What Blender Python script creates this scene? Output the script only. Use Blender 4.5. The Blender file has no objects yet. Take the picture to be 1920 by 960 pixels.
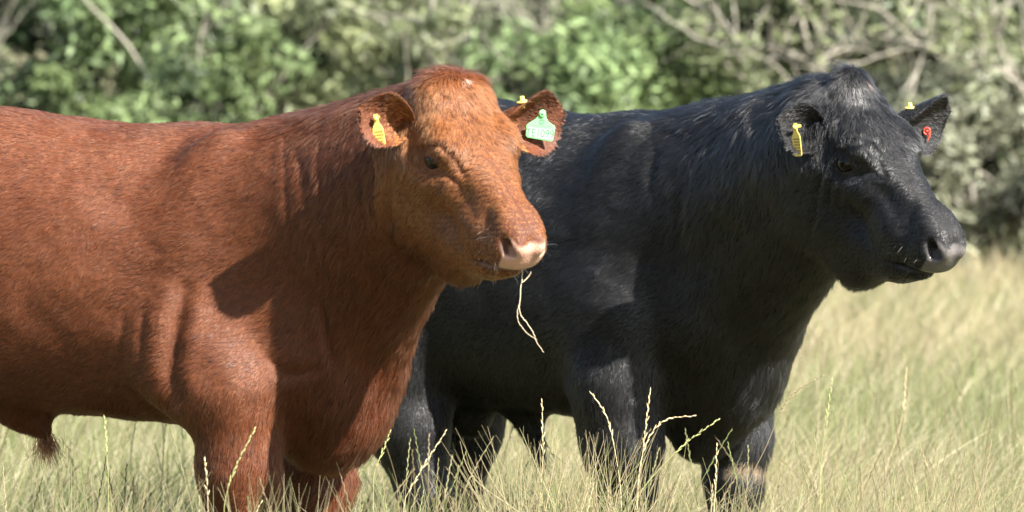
import bpy, math
import numpy as np
from math import radians, sin, cos, pi
from mathutils import Vector, Matrix

rng = np.random.default_rng(7)

# ------------------------------------------------------------------ camera
scene = bpy.context.scene
CAM_H = 1.5
F_PX = 10625.0                      # focal length in photo pixels (1920 wide)
PITCH = math.atan(420.0 / F_PX)     # horizon at y = 60
cam_data = bpy.data.cameras.new('camera')
cam_data.sensor_width = 36.0
cam_data.lens = F_PX / 1920.0 * 36.0
cam_data.clip_start = 0.5
cam_data.clip_end = 1000.0
cam_data.dof.use_dof = True
cam_data.dof.focus_distance = 12.85
cam_data.dof.aperture_fstop = 5.6
cam = bpy.data.objects.new('camera', cam_data)
scene.collection.objects.link(cam)
cam.location = (0, 0, CAM_H)
cam.rotation_euler = (radians(90) - PITCH, 0, 0)
scene.camera = cam

# ------------------------------------------------------------------ sky and sun
TO_SUN = Vector((0.56, -0.58, 0.66)).normalized()
world = bpy.data.worlds.new('World')
scene.world = world
world.use_nodes = True
wnt = world.node_tree
for n in list(wnt.nodes):
    wnt.nodes.remove(n)
sky = wnt.nodes.new('ShaderNodeTexSky')
sky.sky_type = 'NISHITA'
sky.sun_disc = False
sky.sun_elevation = math.asin(TO_SUN.z)
sky.sun_rotation = math.atan2(TO_SUN.x, TO_SUN.y)
bg = wnt.nodes.new('ShaderNodeBackground')
bg.inputs['Strength'].default_value = 0.052
wout = wnt.nodes.new('ShaderNodeOutputWorld')
wnt.links.new(sky.outputs[0], bg.inputs[0])
wnt.links.new(bg.outputs[0], wout.inputs[0])

sun_data = bpy.data.lights.new('sun', 'SUN')
sun_data.energy = 5.0
sun_data.angle = radians(0.53)
sun_data.color = (1.0, 0.95, 0.87)
sun = bpy.data.objects.new('sun', sun_data)
scene.collection.objects.link(sun)
sun.rotation_euler = TO_SUN.to_track_quat('Z', 'Y').to_euler()
sun.location = (6, -5, 12)

scene.view_settings.view_transform = 'Standard'
scene.view_settings.look = 'None'
scene.view_settings.gamma = 1.0
scene.view_settings.use_curve_mapping = False
scene.view_settings.exposure = 1.88
scene.render.engine = 'CYCLES'
scene.cycles.use_denoising = True
scene.cycles.denoiser = 'OPENIMAGEDENOISE'
scene.cycles.max_bounces = 6
scene.cycles.transparent_max_bounces = 6
scene.cycles_curves.shape = 'RIBBONS'

# ------------------------------------------------------------------ helpers
CAM = np.array([0, 0, CAM_H])
C_FWD = np.array([0, cos(PITCH), -sin(PITCH)])
C_UP = np.array([0, sin(PITCH), cos(PITCH)])
C_RT = np.array([1.0, 0, 0])

def ray(px, py):
    return C_FWD + (px - 960) / F_PX * C_RT + (480 - py) / F_PX * C_UP

def at(px, py, D):
    """World point seen at photo pixel (px, py), D metres along the optical axis."""
    return CAM + D * ray(px, py)

def proj(P):
    d = np.asarray(P, float) - CAM
    z = d @ C_FWD
    return np.stack([960 + F_PX * (d @ C_RT) / z, 480 - F_PX * (d @ C_UP) / z], -1)

def unit(v):
    v = np.asarray(v, float)
    return v / np.maximum(np.linalg.norm(v, axis=-1, keepdims=True), 1e-9)

def smooth(a, b, x):
    t = np.clip((x - a) / (b - a), 0, 1)
    return t * t * (3 - 2 * t)

_lat = np.random.default_rng(11).random((64, 64, 64)).astype(np.float32)
def noise3(P, s):
    """Value noise in [-1, 1] at points P (n,3), feature size s."""
    q = np.asarray(P) / s + 300.0
    i = np.floor(q).astype(int)
    f = q - i
    f = f * f * (3 - 2 * f)
    i &= 63
    j = (i + 1) & 63
    r = 0
    for a in (0, 1):
        for b in (0, 1):
            for c in (0, 1):
                w = ((f[:, 0] if a else 1 - f[:, 0]) * (f[:, 1] if b else 1 - f[:, 1]) * (f[:, 2] if c else 1 - f[:, 2]))
                r = r + w * _lat[(j if a else i)[:, 0], (j if b else i)[:, 1], (j if c else i)[:, 2]]
    return r * 2 - 1

def link(o, parent=None):
    scene.collection.objects.link(o)
    if parent is not None:
        o.parent = parent
    return o

def tag(o, label=None, cat=None, group=None, kind=None):
    if label: o['label'] = label
    if cat: o['category'] = cat
    if group: o['group'] = group
    if kind: o['kind'] = kind
    return o

def mesh_obj(name, V, F, mat, parent=None, smooth_shade=True, attrs=None):
    me = bpy.data.meshes.new(name)
    V = np.asarray(V, np.float32)
    if isinstance(F, np.ndarray):
        n = F.shape[1]
        me.vertices.add(len(V)); me.vertices.foreach_set('co', V.ravel())
        me.loops.add(F.size); me.loops.foreach_set('vertex_index', F.ravel().astype(np.int32))
        me.polygons.add(len(F))
        me.polygons.foreach_set('loop_start', np.arange(0, F.size, n, dtype=np.int32))
        me.update(calc_edges=True)
        me.validate()
    else:
        me.from_pydata([tuple(map(float, v)) for v in V], [], [tuple(int(i) for i in f) for f in F])
    if smooth_shade:
        me.polygons.foreach_set('use_smooth', np.ones(len(me.polygons), bool))
    for k, a in (attrs or {}).items():
        if a.ndim == 1:
            me.attributes.new(k, 'FLOAT', 'POINT').data.foreach_set('value', a.astype(np.float32))
        else:
            c = np.ones((len(V), 4), np.float32); c[:, :3] = a
            me.attributes.new(k, 'FLOAT_COLOR', 'POINT').data.foreach_set('color', c.ravel())
    me.update()
    if mat is not None:
        me.materials.append(mat)
    return link(bpy.data.objects.new(name, me), parent)

def curves_obj(name, P, R, mat, parent=None, colors=None):
    """P (n,k,3) strand points, R (n,k) radii, colors (n,3) per strand."""
    n, k, _ = P.shape
    cu = bpy.data.hair_curves.new(name)
    cu.add_curves([k] * n)
    cu.attributes['position'].data.foreach_set('vector', P.astype(np.float32).ravel())
    ra = cu.attributes.get('radius') or cu.attributes.new('radius', 'FLOAT', 'POINT')
    ra.data.foreach_set('value', R.astype(np.float32).ravel())
    if colors is not None:
        c = np.ones((n, 4), np.float32); c[:, :3] = colors
        cu.attributes.new('strand_color', 'FLOAT_COLOR', 'CURVE').data.foreach_set('color', c.ravel())
    cu.materials.append(mat)
    return link(bpy.data.objects.new(name, cu), parent)

def mat_new(name):
    m = bpy.data.materials.new(name)
    m.use_nodes = True
    nt = m.node_tree
    b = nt.nodes['Principled BSDF']
    return m, nt, b

def simple_mat(name, col, rough=0.5, spec=0.5, **kw):
    m, nt, b = mat_new(name)
    b.inputs['Base Color'].default_value = (*col, 1)
    b.inputs['Roughness'].default_value = rough
    b.inputs['Specular IOR Level'].default_value = spec
    for k, v in kw.items():
        b.inputs[k.replace('_', ' ')].default_value = v
    return m

# ------------------------------------------------------------------ implicit modelling
class SDF:
    def __init__(self):
        self.ops = []      # (kind, fn, lo, hi, k)
    def add(self, fn, lo, hi, k=0.03, kind='u'):
        self.ops.append((kind, fn, np.asarray(lo, float), np.asarray(hi, float), k))
    # R: rows are the primitive's axes in model space
    def ell(self, c, r, R=None, k=0.03, kind='u'):
        c = np.asarray(c, float); r = np.asarray(r, float)
        A = np.eye(3) if R is None else np.asarray(R, float)
        def fn(x, y, z):
            x = x - c[0]; y = y - c[1]; z = z - c[2]
            a = (A[0, 0] * x + A[0, 1] * y + A[0, 2] * z) / r[0]
            b = (A[1, 0] * x + A[1, 1] * y + A[1, 2] * z) / r[1]
            d = (A[2, 0] * x + A[2, 1] * y + A[2, 2] * z) / r[2]
            k0 = np.sqrt(a * a + b * b + d * d)
            k1 = np.sqrt((a / r[0]) ** 2 + (b / r[1]) ** 2 + (d / r[2]) ** 2) + 1e-6
            return k0 * (k0 - 1) / k1
        h = np.sqrt(((A * r[:, None]) ** 2).sum(0))
        self.add(fn, c - h, c + h, k, kind)
    def cone(self, a, b, r1, r2, k=0.03, kind='u'):
        a = np.asarray(a, float); b = np.asarray(b, float)
        ba = b - a; l2 = ba @ ba; rr = r1 - r2; a2 = max(l2 - rr * rr, 1e-6); il2 = 1 / l2
        def fn(x, y, z):
            px = x - a[0]; py = y - a[1]; pz = z - a[2]
            yy = (px * ba[0] + py * ba[1] + pz * ba[2])
            zz = yy - l2
            qx = px * l2 - ba[0] * yy; qy = py * l2 - ba[1] * yy; qz = pz * l2 - ba[2] * yy
            x2 = qx * qx + qy * qy + qz * qz
            y2 = yy * yy * l2; z2 = zz * zz * l2
            kk = np.sign(rr) * rr * rr * x2
            d = (np.sqrt(x2 * a2 * il2) + yy * rr) * il2 - r1
            d1 = np.sqrt(x2 + z2) * il2 - r2
            d2 = np.sqrt(x2 + y2) * il2 - r1
            d = np.where(np.sign(zz) * a2 * z2 > kk, d1, d)
            d = np.where((np.sign(yy) * a2 * y2 < kk) & ~(np.sign(zz) * a2 * z2 > kk), d2, d)
            return d
        lo = np.minimum(a - r1, b - r2); hi = np.maximum(a + r1, b + r2)
        self.add(fn, lo, hi, k, kind)
    def loft(self, rows, k=0.03, n=2.3, kind='u'):
        """rows: x, top, bottom, half-width; superellipse sections along x."""
        rows = np.asarray(rows, float)
        xx = np.linspace(rows[0, 0], rows[-1, 0], 400)
        cols = [catmull(rows[:, 0], rows[:, i], xx) for i in (1, 2, 3)]
        x0, x1 = rows[0, 0], rows[-1, 0]
        def fn(x, y, z):
            xc = np.clip(x, x0, x1)
            t, b, w = (np.interp(xc, xx, c) for c in cols)
            w = np.maximum(w, 0.01); h = np.maximum((t - b) / 2, 0.01); zc = (t + b) / 2
            u = np.abs(y) / w; v = np.abs(z - zc) / h
            s = (u ** n + v ** n) ** (1 / n) + 1e-6
            g = np.sqrt((u / s / w) ** 2 + (v / s / h) ** 2) + 1e-6
            d = (s - 1) / g
            d = np.where(s < 0.3, -0.6 * np.minimum(w, h), d)
            ex = np.abs(x - xc)
            return np.where(ex > 0, np.sqrt(np.maximum(d, 0) ** 2 + ex * ex), d)
        m = rows[:, 3].max()
        self.add(fn, (x0, -m, rows[:, 2].min() - .05), (x1, m, rows[:, 1].max() + .05), k, kind)
    def comb(self, d, p, k, kind):
        if kind == 's':
            h = np.maximum(k - np.abs(d + p), 0) / k
            return np.maximum(d, -p) + h * h * k * 0.25
        h = np.maximum(k - np.abs(d - p), 0) / k
        return np.minimum(d, p) - h * h * k * 0.25
    def grid(self, xs, ys, zs):
        V = np.full((len(xs), len(ys), len(zs)), 0.5, np.float32)
        X = [np.asarray(a, np.float32) for a in (xs, ys, zs)]
        for kind, fn, lo, hi, k in self.ops:
            m = k + 0.025
            s = [slice(max(np.searchsorted(a, lo[i] - m) - 1, 0), np.searchsorted(a, hi[i] + m) + 1) for i, a in enumerate(X)]
            if any(q.start >= q.stop for q in s):
                continue
            sub = V[s[0], s[1], s[2]]
            p = fn(X[0][s[0]][:, None, None], X[1][s[1]][None, :, None], X[2][s[2]][None, None, :]).astype(np.float32)
            V[s[0], s[1], s[2]] = self.comb(sub, p, np.float32(k), kind)
        return V

def catmull(x, y, q):
    x = np.asarray(x, float); y = np.asarray(y, float)
    m = np.zeros_like(y)
    d = np.diff(y) / np.diff(x)
    m[1:-1] = np.where(d[1:] * d[:-1] > 0, (d[1:] + d[:-1]) / 2, 0); m[0] = d[0]; m[-1] = d[-1]
    i = np.clip(np.searchsorted(x, q) - 1, 0, len(x) - 2)
    h = x[i + 1] - x[i]; t = (q - x[i]) / h
    return ((1 + 2 * t) * (1 - t) ** 2 * y[i] + t * (1 - t) ** 2 * h * m[i] + t * t * (3 - 2 * t) * y[i + 1] + t * t * (t - 1) * h * m[i + 1])

def surface_nets(xs, ys, zs, V):
    G = [np.asarray(a, float) for a in (xs, ys, zs)]
    ins = V < 0
    c = ins[:-1, :-1, :-1].astype(np.uint8).copy()
    offs = [(i, j, k) for i in (0, 1) for j in (0, 1) for k in (0, 1)]
    nx, ny, nz = V.shape
    c[:] = 0
    for (i, j, k) in offs:
        c += ins[i:nx - 1 + i, j:ny - 1 + j, k:nz - 1 + k]
    idx = np.argwhere((c > 0) & (c < 8))
    acc = np.zeros((len(idx), 3)); cnt = np.zeros(len(idx))
    def corner(o):
        q = idx + np.array(o)
        return V[q[:, 0], q[:, 1], q[:, 2]].astype(float), np.stack([G[a][q[:, a]] for a in range(3)], -1)
    cv = {o: corner(o) for o in offs}
    for o in offs:
        for a in range(3):
            if o[a] == 0:
                o2 = tuple(1 if i == a else o[i] for i in range(3))
                va, pa = cv[o]; vb, pb = cv[o2]
                m = (va < 0) != (vb < 0)
                t = np.where(m, va / np.where(np.abs(va - vb) < 1e-9, 1, va - vb), 0)[:, None]
                acc += np.where(m[:, None], pa + t * (pb - pa), 0); cnt += m
    P = acc / cnt[:, None]
    vid = np.full((nx - 1, ny - 1, nz - 1), -1, np.int32)
    vid[idx[:, 0], idx[:, 1], idx[:, 2]] = np.arange(len(idx))
    Fs = []
    for a in range(3):
        b, d = (a + 1) % 3, (a + 2) % 3
        lo = [slice(None)] * 3; hi = [slice(None)] * 3
        lo[a] = slice(0, -1); hi[a] = slice(1, None)
        for s in (b, d):
            lo[s] = slice(1, -1); hi[s] = slice(1, -1)
        A = ins[tuple(lo)]; B = ins[tuple(hi)]
        e = np.argwhere(A != B)
        flip = A[e[:, 0], e[:, 1], e[:, 2]]
        base = e.copy(); base[:, b] += 1; base[:, d] += 1
        def g(db, dd):
            q = base.copy(); q[:, b] -= db; q[:, d] -= dd
            return vid[q[:, 0], q[:, 1], q[:, 2]]
        Q = np.stack([g(1, 1), g(0, 1), g(0, 0), g(1, 0)], -1)
        Q[~flip] = Q[~flip][:, ::-1]
        Fs.append(Q)
    return P, np.concatenate(Fs)

def relax(V, F, it=2, w=0.5):
    n = len(V)
    e = np.concatenate([F[:, [i, (i + 1) % 4]] for i in range(4)])
    e = np.concatenate([e, e[:, ::-1]])
    deg = np.bincount(e[:, 0], minlength=n)[:, None]
    for _ in range(it):
        s = np.stack([np.bincount(e[:, 0], V[e[:, 1], a], minlength=n) for a in range(3)], -1) / np.maximum(deg, 1)
        V = V + w * (s - V)
    return V

def vert_normals(V, F):
    fn = np.cross(V[F[:, 2]] - V[F[:, 0]], V[F[:, 3]] - V[F[:, 1]]) if F.shape[1] == 4 else np.cross(V[F[:, 1]] - V[F[:, 0]], V[F[:, 2]] - V[F[:, 0]])
    N = np.zeros_like(V)
    for i in range(F.shape[1]):
        for a in range(3):
            N[:, a] += np.bincount(F[:, i], fn[:, a], minlength=len(V))
    return unit(N)

def tri_tube(pts, rad, sides=6, cap=True):
    """Tube along pts (k,3) with radii; returns V, F(list)."""
    pts = np.asarray(pts, float); k = len(pts)
    rad = np.broadcast_to(np.asarray(rad, float), (k,))
    T = unit(np.gradient(pts, axis=0))
    ref = np.array([0, 0, 1.0]) if abs(T[0, 2]) < .9 else np.array([1.0, 0, 0])
    V = []; F = []
    for i in range(k):
        a = unit(np.cross(T[i], ref)); b = np.cross(T[i], a)
        for s in range(sides):
            an = 2 * pi * s / sides
            V.append(pts[i] + rad[i] * (cos(an) * a + sin(an) * b))
    for i in range(k - 1):
        for s in range(sides):
            F.append((i * sides + s, i * sides + (s + 1) % sides, (i + 1) * sides + (s + 1) % sides, (i + 1) * sides + s))
    if cap:
        F.append(tuple(range(sides))[::-1]); F.append(tuple((k - 1) * sides + s for s in range(sides)))
    return np.array(V), F
# ------------------------------------------------------------------ ground
def ground_material():
    m, nt, bs = mat_new('meadow_soil')
    tc = nt.nodes.new('ShaderNodeTexCoord')
    n1 = nt.nodes.new('ShaderNodeTexNoise'); n1.inputs['Scale'].default_value = 1.3; n1.inputs['Detail'].default_value = 8
    nt.links.new(tc.outputs['Object'], n1.inputs['Vector'])
    r = nt.nodes.new('ShaderNodeValToRGB')
    r.color_ramp.elements[0].position = .35; r.color_ramp.elements[0].color = (.09, .10, .035, 1)
    r.color_ramp.elements[1].position = .65; r.color_ramp.elements[1].color = (.22, .18, .09, 1)
    nt.links.new(n1.outputs['Fac'], r.inputs[0]); nt.links.new(r.outputs[0], bs.inputs['Base Color'])
    bs.inputs['Roughness'].default_value = .95
    return m

gn = 60
gx = np.linspace(-300, 300, gn); gy = np.concatenate([np.linspace(-40, 60, 90), np.linspace(64, 700, 30)])
GX, GY = np.meshgrid(gx, gy)
GZ = noise3(np.stack([GX.ravel(), GY.ravel(), GX.ravel() * 0], -1), 6.0).reshape(GX.shape) * .03 - .03
gv = np.stack([GX.ravel(), GY.ravel(), GZ.ravel()], -1)
ii = np.arange(len(gx) * len(gy)).reshape(len(gy), len(gx))
gf = np.stack([ii[:-1, :-1].ravel(), ii[:-1, 1:].ravel(), ii[1:, 1:].ravel(), ii[1:, :-1].ravel()], -1)
tag(mesh_obj('ground', gv, gf, ground_material()), kind='structure')

# ------------------------------------------------------------------ thicket behind the meadow
def leaf_material(name):
    m = bpy.data.materials.new(name); m.use_nodes = True
    nt = m.node_tree
    bs = nt.nodes['Principled BSDF']
    a = nt.nodes.new('ShaderNodeAttribute'); a.attribute_name = 'leaf_color'
    nt.links.new(a.outputs['Color'], bs.inputs['Base Color'])
    bs.inputs['Roughness'].default_value = .5
    bs.inputs['Specular IOR Level'].default_value = .35
    tr = nt.nodes.new('ShaderNodeBsdfTranslucent'); nt.links.new(a.outputs['Color'], tr.inputs['Color'])
    mx = nt.nodes.new('ShaderNodeMixShader'); mx.inputs[0].default_value = .28
    nt.links.new(bs.outputs[0], mx.inputs[1]); nt.links.new(tr.outputs[0], mx.inputs[2])
    nt.links.new(mx.outputs[0], nt.nodes['Material Output'].inputs['Surface'])
    return m

LEAF = leaf_material('leaf')
def bark_material(name, a, b):
    m, nt, bs = mat_new(name)
    n = nt.nodes.new('ShaderNodeTexNoise'); n.inputs['Scale'].default_value = 14; n.inputs['Detail'].default_value = 6
    r = nt.nodes.new('ShaderNodeValToRGB')
    r.color_ramp.elements[0].position = .3; r.color_ramp.elements[0].color = (*a, 1); r.color_ramp.elements[1].position = .7; r.color_ramp.elements[1].color = (*b, 1)
    nt.links.new(n.outputs['Fac'], r.inputs[0]); nt.links.new(r.outputs[0], bs.inputs['Base Color'])
    bs.inputs['Roughness'].default_value = .85
    return m
BARK = bark_material('pale_bark', (.19, .175, .14), (.40, .37, .31))

def leaves(cent, rad, n, cols, g, size=.055, flat=.75):
    """n diamond leaves scattered in clumps; returns V, F, colour per vertex."""
    ci = g.integers(0, len(cent), n)
    off = g.normal(size=(n, 3)); off = unit(off) * (g.random((n, 1)) ** .45)
    P = cent[ci] + off * rad[ci][:, None] * np.array([1, 1, flat])
    P[:, 2] = np.maximum(P[:, 2], .03)
    nrm = unit(off * .8 + g.normal(size=(n, 3)) * .7 + np.array([0, -.1, .5]))
    t = unit(np.cross(nrm, g.normal(size=(n, 3)))); s = np.cross(nrm, t)
    L = size * (.6 + .8 * g.random((n, 1))); W = L * .30
    V = np.stack([P - t * L, P + s * W - nrm * L * .12, P + t * L, P - s * W - nrm * L * .12], 1).reshape(-1, 3)
    F = np.arange(4 * n).reshape(n, 4)
    cc = cols[ci] * (1 + .28 * g.normal(size=(n, 1)))
    C = np.repeat(np.clip(cc, .008, .6), 4, axis=0)
    return V, F, C

def limb_tree(base, height, lean, g, r0=.05, depth=4, spread=.5, n0=3):
    """Recursive branch skeleton joined into one mesh."""
    Vs, Fs, tips = [], [], []
    cnt = [0]
    def add(p, d, L, r, dep):
        k = 6
        pts = [np.array(p, float)]
        dd = np.array(d, float)
        for i in range(k):
            dd = unit(dd + g.normal(size=3) * .13 + np.array([0, 0, .03]))
            pts.append(pts[-1] + dd * L / k)
        pts = np.array(pts)
        v, f = tri_tube(pts, np.linspace(r, r * .6, k + 1), 5, cap=False)
        Fs.extend([tuple(i + cnt[0] for i in q) for q in f]); Vs.append(v); cnt[0] += len(v)
        tips.append(pts[-1]); tips.append(pts[k // 2])
        if dep > 0:
            for _ in range(g.integers(2, 4)):
                j = g.integers(2, k + 1)
                nd = unit(dd + g.normal(size=3) * spread)
                add(pts[j], nd, L * (.55 + .25 * g.random()), r * .58, dep - 1)
    for _ in range(n0):
        add(np.array(base) + g.normal(size=3) * np.array([.12, .12, 0]), unit(np.array([lean, 0, 1.0]) + g.normal(size=3) * .28), height * (.5 + .2 * g.random()), r0 * (.7 + .5 * g.random()), depth)
    return np.concatenate(Vs), Fs, np.array(tips)

def bush(px, D, width, height, col, label, seed, nleaf=9000, clumps=75, leaf=.043, twig=(2, 3, .018), var=.30, foot=0.0):
    g = np.random.default_rng(seed)
    D -= 5.5
    x0 = (px - 960) / F_PX * D
    root = bpy.data.objects.new('bush', None); root.location = (x0, D, 0); root.empty_display_size = .3; link(root)
    tag(root, label, 'bush', 'bushes along the far edge of the meadow')
    u = unit(g.normal(size=(clumps, 3))); rr = (.35 + .65 * g.random((clumps, 1)) ** .5)
    c = u * rr * np.array([width / 2, width * .42, height / 2]) + np.array([0, 0, height / 2 + foot])
    rad = (.12 + .20 * g.random(clumps)) * (width / 1.8) ** .5
    shade = 1 + var * g.normal(size=(clumps, 1))
    hue = g.normal(size=(clumps, 1)) * .13
    cols = np.clip(np.array(col)[None] * shade * np.array([1, 1, 1]) + hue * np.array([[.05, .03, -.02]]), .012, .5)
    V, F, C = leaves(c, rad, int(nleaf * 1.55), cols, g, leaf)
    mesh_obj('foliage', V, F, LEAF, root, False, dict(leaf_color=C))
    bv, bf, _ = limb_tree((0, 0, -.05), height, g.normal() * .2, g, twig[2], twig[1], .6, twig[0])
    mesh_obj('branches', bv, bf, BARK, root)
    return root

SAGE = (.168, .212, .120); OLIVE = (.180, .205, .108); DEEP = (.088, .130, .062); GRASSY = (.150, .205, .090); GREY = (.200, .210, .148)
bush(-40, 37.6, 1.7, 2.6, DEEP, 'dark green bush at the far left edge behind the red rump', 101, 8000)
bush(120, 38.6, 1.9, 2.9, SAGE, 'tall sage green bush second from the left behind the meadow', 102, 9000)
bush(300, 37.4, 1.5, 2.0, GRASSY, 'bright green bush above the middle of the red back', 103, 7000)
bush(470, 39.2, 2.0, 3.1, SAGE, 'dim grey green bush above the red withers', 104, 9000)
bush(640, 37.8, 1.5, 1.9, OLIVE, 'olive green bush behind the crest of the red neck', 105, 7000)
bush(760, 40.0, 1.9, 3.0, DEEP, 'deep green bush behind the pale slender trunk', 106, 8000)
bush(930, 38.4, 1.9, 2.6, GREY, 'greyish twiggy bush rising above the red forehead', 107, 6500, twig=(4, 4, .024))
bush(1120, 37.2, 1.7, 1.7, GRASSY, 'pale bright green bush low behind the green ear tag', 108, 8000)
bush(1250, 39.4, 1.9, 3.0, SAGE, 'leafy green bush above the black withers', 109, 9000)
bush(1410, 38.6, 1.6, 2.6, GRASSY, 'fresh green bush behind the crest of the black neck', 110, 7500)
bush(1590, 40.2, 2.0, 3.1, DEEP, 'shadowy green bush above the black forehead', 111, 8500)
bush(1720, 38.0, 1.8, 2.5, OLIVE, 'olive bush just right of the black forehead', 112, 8500, twig=(3, 4, .024))
bush(1800, 37.0, 1.5, 1.4, GREY, 'low grey green bush right of the black nose', 113, 7500)
bush(1950, 37.8, 1.9, 2.8, SAGE, 'grey green bush at the far right edge of the picture', 114, 9000, twig=(3, 4, .026))

def thin_tree(label, pts, r, D, seed, sub=6):
    """Pale bare tree: main limbs along given lines with twigs, a few leaves at the tips."""
    g = np.random.default_rng(seed)
    D -= 5.5
    base = at(*pts[0][0], D); base = np.array([base[0], base[1], 0])
    root = bpy.data.objects.new('bare_tree', None); root.location = base; link(root)
    tag(root, label, 'tree', 'pale bare stems at the thicket edge')
    tips = []
    for li, line in enumerate(pts):
        w = np.array([at(p[0], p[1], D + (p[2] if len(p) > 2 else 0)) for p in line]) - base
        t = np.linspace(0, len(w) - 1, 14)
        w = np.stack([np.interp(t, np.arange(len(w)), w[:, a]) for a in range(3)], -1) + g.normal(size=(14, 3)) * .006
        rad = np.linspace(r[li] * .55, r[li] * .26, 14)
        v, f = tri_tube(w, rad, 8)
        rad = rad
        mesh_obj('trunk' if li == 0 else 'limb', v, f, BARK, root)
        for _ in range(sub):
            i = g.integers(4, 14)
            d = unit(np.array([g.normal() * .8, g.normal() * .4, .5 + .4 * g.random()]))
            tips.append((w[min(i, 13)], d))
    Vs, Fs, n = [], [], 0
    for p, d in tips:
        k = 7; q = [p]
        for _ in range(k):
            d = unit(d + g.normal(size=3) * .2); q.append(q[-1] + d * .09)
        v, f = tri_tube(np.array(q), np.linspace(.009, .003, k + 1), 4, cap=False)
        Vs.append(v); Fs += [tuple(i + n for i in e) for e in f]; n += len(v)
    mesh_obj('twigs', np.concatenate(Vs), Fs, BARK, root)
    tp = np.array([t[0] for t in tips]) + g.normal(size=(len(tips), 3)) * .15
    V, F, C = leaves(tp, np.full(len(tp), .16), 500, np.tile(np.array(OLIVE), (len(tp), 1)), g, .045)
    mesh_obj('foliage', V, F, LEAF, root, False, dict(leaf_color=C))

thin_tree('slender pale trunk rising behind the crest of the red neck', [[(795, 470), (800, 150), (808, 60), (812, -180)]], [.032], 37.0, 201, 5)
thin_tree('pale forked bare tree rising behind the black poll', [[(1530, 470), (1528, 160), (1520, 100)], [(1520, 100), (1500, 40), (1480, -120)], [(1522, 105), (1545, 40), (1550, -120)], [(1520, 120), (1570, 95), (1660, 85), (1760, 60)], [(1515, 110), (1450, 108), (1380, 100)]], [.040, .026, .022, .018, .016], 36.6, 202)
thin_tree('pale crooked branch leaning over the grass at the right edge', [[(2010, 470), (1960, 240), (1915, 165)], [(1915, 165), (1880, 135), (1790, 108), (1690, 70)], [(1895, 140), (1870, 80), (1850, -60)]], [.038, .026, .018], 36.4, 203)
thin_tree('thin leaning bare stem above the black withers', [[(1450, 470), (1428, 150), (1390, 108)], [(1390, 108), (1350, 80), (1310, 0), (1290, -90)]], [.026, .022], 36.9, 204, 4)

g = np.random.default_rng(77)
nc = 420
c = np.stack([g.uniform(-9, 9, nc), g.uniform(36.2, 40.5, nc), g.uniform(.1, 5.2, nc)], -1)
V, F, C = leaves(c, g.uniform(.35, .65, nc), 75000, np.clip(np.array([.105, .140, .070])[None] * (1 + .35 * g.normal(size=(nc, 1))), .012, .4), g, .07)
tag(mesh_obj('thicket', V, F, LEAF, None, False, dict(leaf_color=C)), 'dense dark green woodland mass behind the bushes', 'woodland', kind='stuff')

# ------------------------------------------------------------------ meadow
def blade_material(name):
    m = bpy.data.materials.new(name); m.use_nodes = True
    nt = m.node_tree; bs = nt.nodes['Principled BSDF']
    a = nt.nodes.new('ShaderNodeAttribute'); a.attribute_name = 'strand_color'
    nt.links.new(a.outputs['Color'], bs.inputs['Base Color'])
    bs.inputs['Roughness'].default_value = .55; bs.inputs['Specular IOR Level'].default_value = .3
    tr = nt.nodes.new('ShaderNodeBsdfTranslucent'); nt.links.new(a.outputs['Color'], tr.inputs['Color'])
    mx = nt.nodes.new('ShaderNodeMixShader'); mx.inputs[0].default_value = .3
    nt.links.new(bs.outputs[0], mx.inputs[1]); nt.links.new(tr.outputs[0], mx.inputs[2])
    nt.links.new(mx.outputs[0], nt.nodes['Material Output'].inputs['Surface'])
    return m
BLADE = blade_material('grass_blade')
STRAW = np.array([.385, .320, .195]); GREEN = np.array([.152, .195, .068]); PALE = np.array([.49, .435, .30])

def meadow(n, d0, d1, seed, hmin, hmax, rad, name, label, power=1.0):
    g = np.random.default_rng(seed)
    # uniform per picture area: density falls with distance
    u = g.random(n); D = 1 / (1 / d0 + u * (1 / d1 - 1 / d0))
    X = (g.random(n) - .5) * (.181 * D + 1.5)
    P = np.stack([X, D, np.full(n, -.03)], -1)
    patch = noise3(P * np.array([1, .35, 1]), .8) * .5 + noise3(P, .16) * .4
    h = (hmin + (hmax - hmin) * g.random(n) ** 1.5) * (1 + .25 * patch)
    lean = g.normal(size=(n, 2)) * .26 + np.array([.05, .0])
    bend = g.normal(size=(n, 2)) * .22 + np.array([.10, 0])
    k = 5; t = np.linspace(0, 1, k)[None, :]
    Q = np.zeros((n, k, 3))
    Q[:, :, 0] = P[:, :1] + h[:, None] * (lean[:, :1] * t + bend[:, :1] * t ** 2.5)
    Q[:, :, 1] = P[:, 1:2] + h[:, None] * (lean[:, 1:] * t + bend[:, 1:] * t ** 2.5)
    Q[:, :, 2] = P[:, 2:3] + h[:, None] * (t - .18 * np.linalg.norm(bend, axis=1)[:, None] * t ** 3)
    R = rad * (D[:, None] / 14) ** power * np.array([1, .9, .75, .5, .12])[None] * (.45 + 1.3 * g.random((n, 1)) ** 2)
    f = np.clip(.58 + .85 * patch + .38 * g.normal(size=n) - .24 * smooth(26, 15, D), 0, 1)[:, None]
    Cc = GREEN * (1 - f) + STRAW * f
    pl = g.random(n) < .18
    Cc[pl] = PALE
    Cc = Cc * (1 + .24 * g.normal(size=(n, 1)))
    return tag(curves_obj(name, Q, R, BLADE, None, np.clip(Cc, .03, .85)), label, 'grass', kind='stuff')

meadow(120000, 10.6, 20, 301, .16, .44, .0012, 'grass', 'dry yellow green meadow grass round the legs of the bulls')
meadow(65000, 19, 33.0, 302, .16, .42, .0017, 'grass', 'pale sunlit meadow grass stretching back to the bushes')

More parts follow.
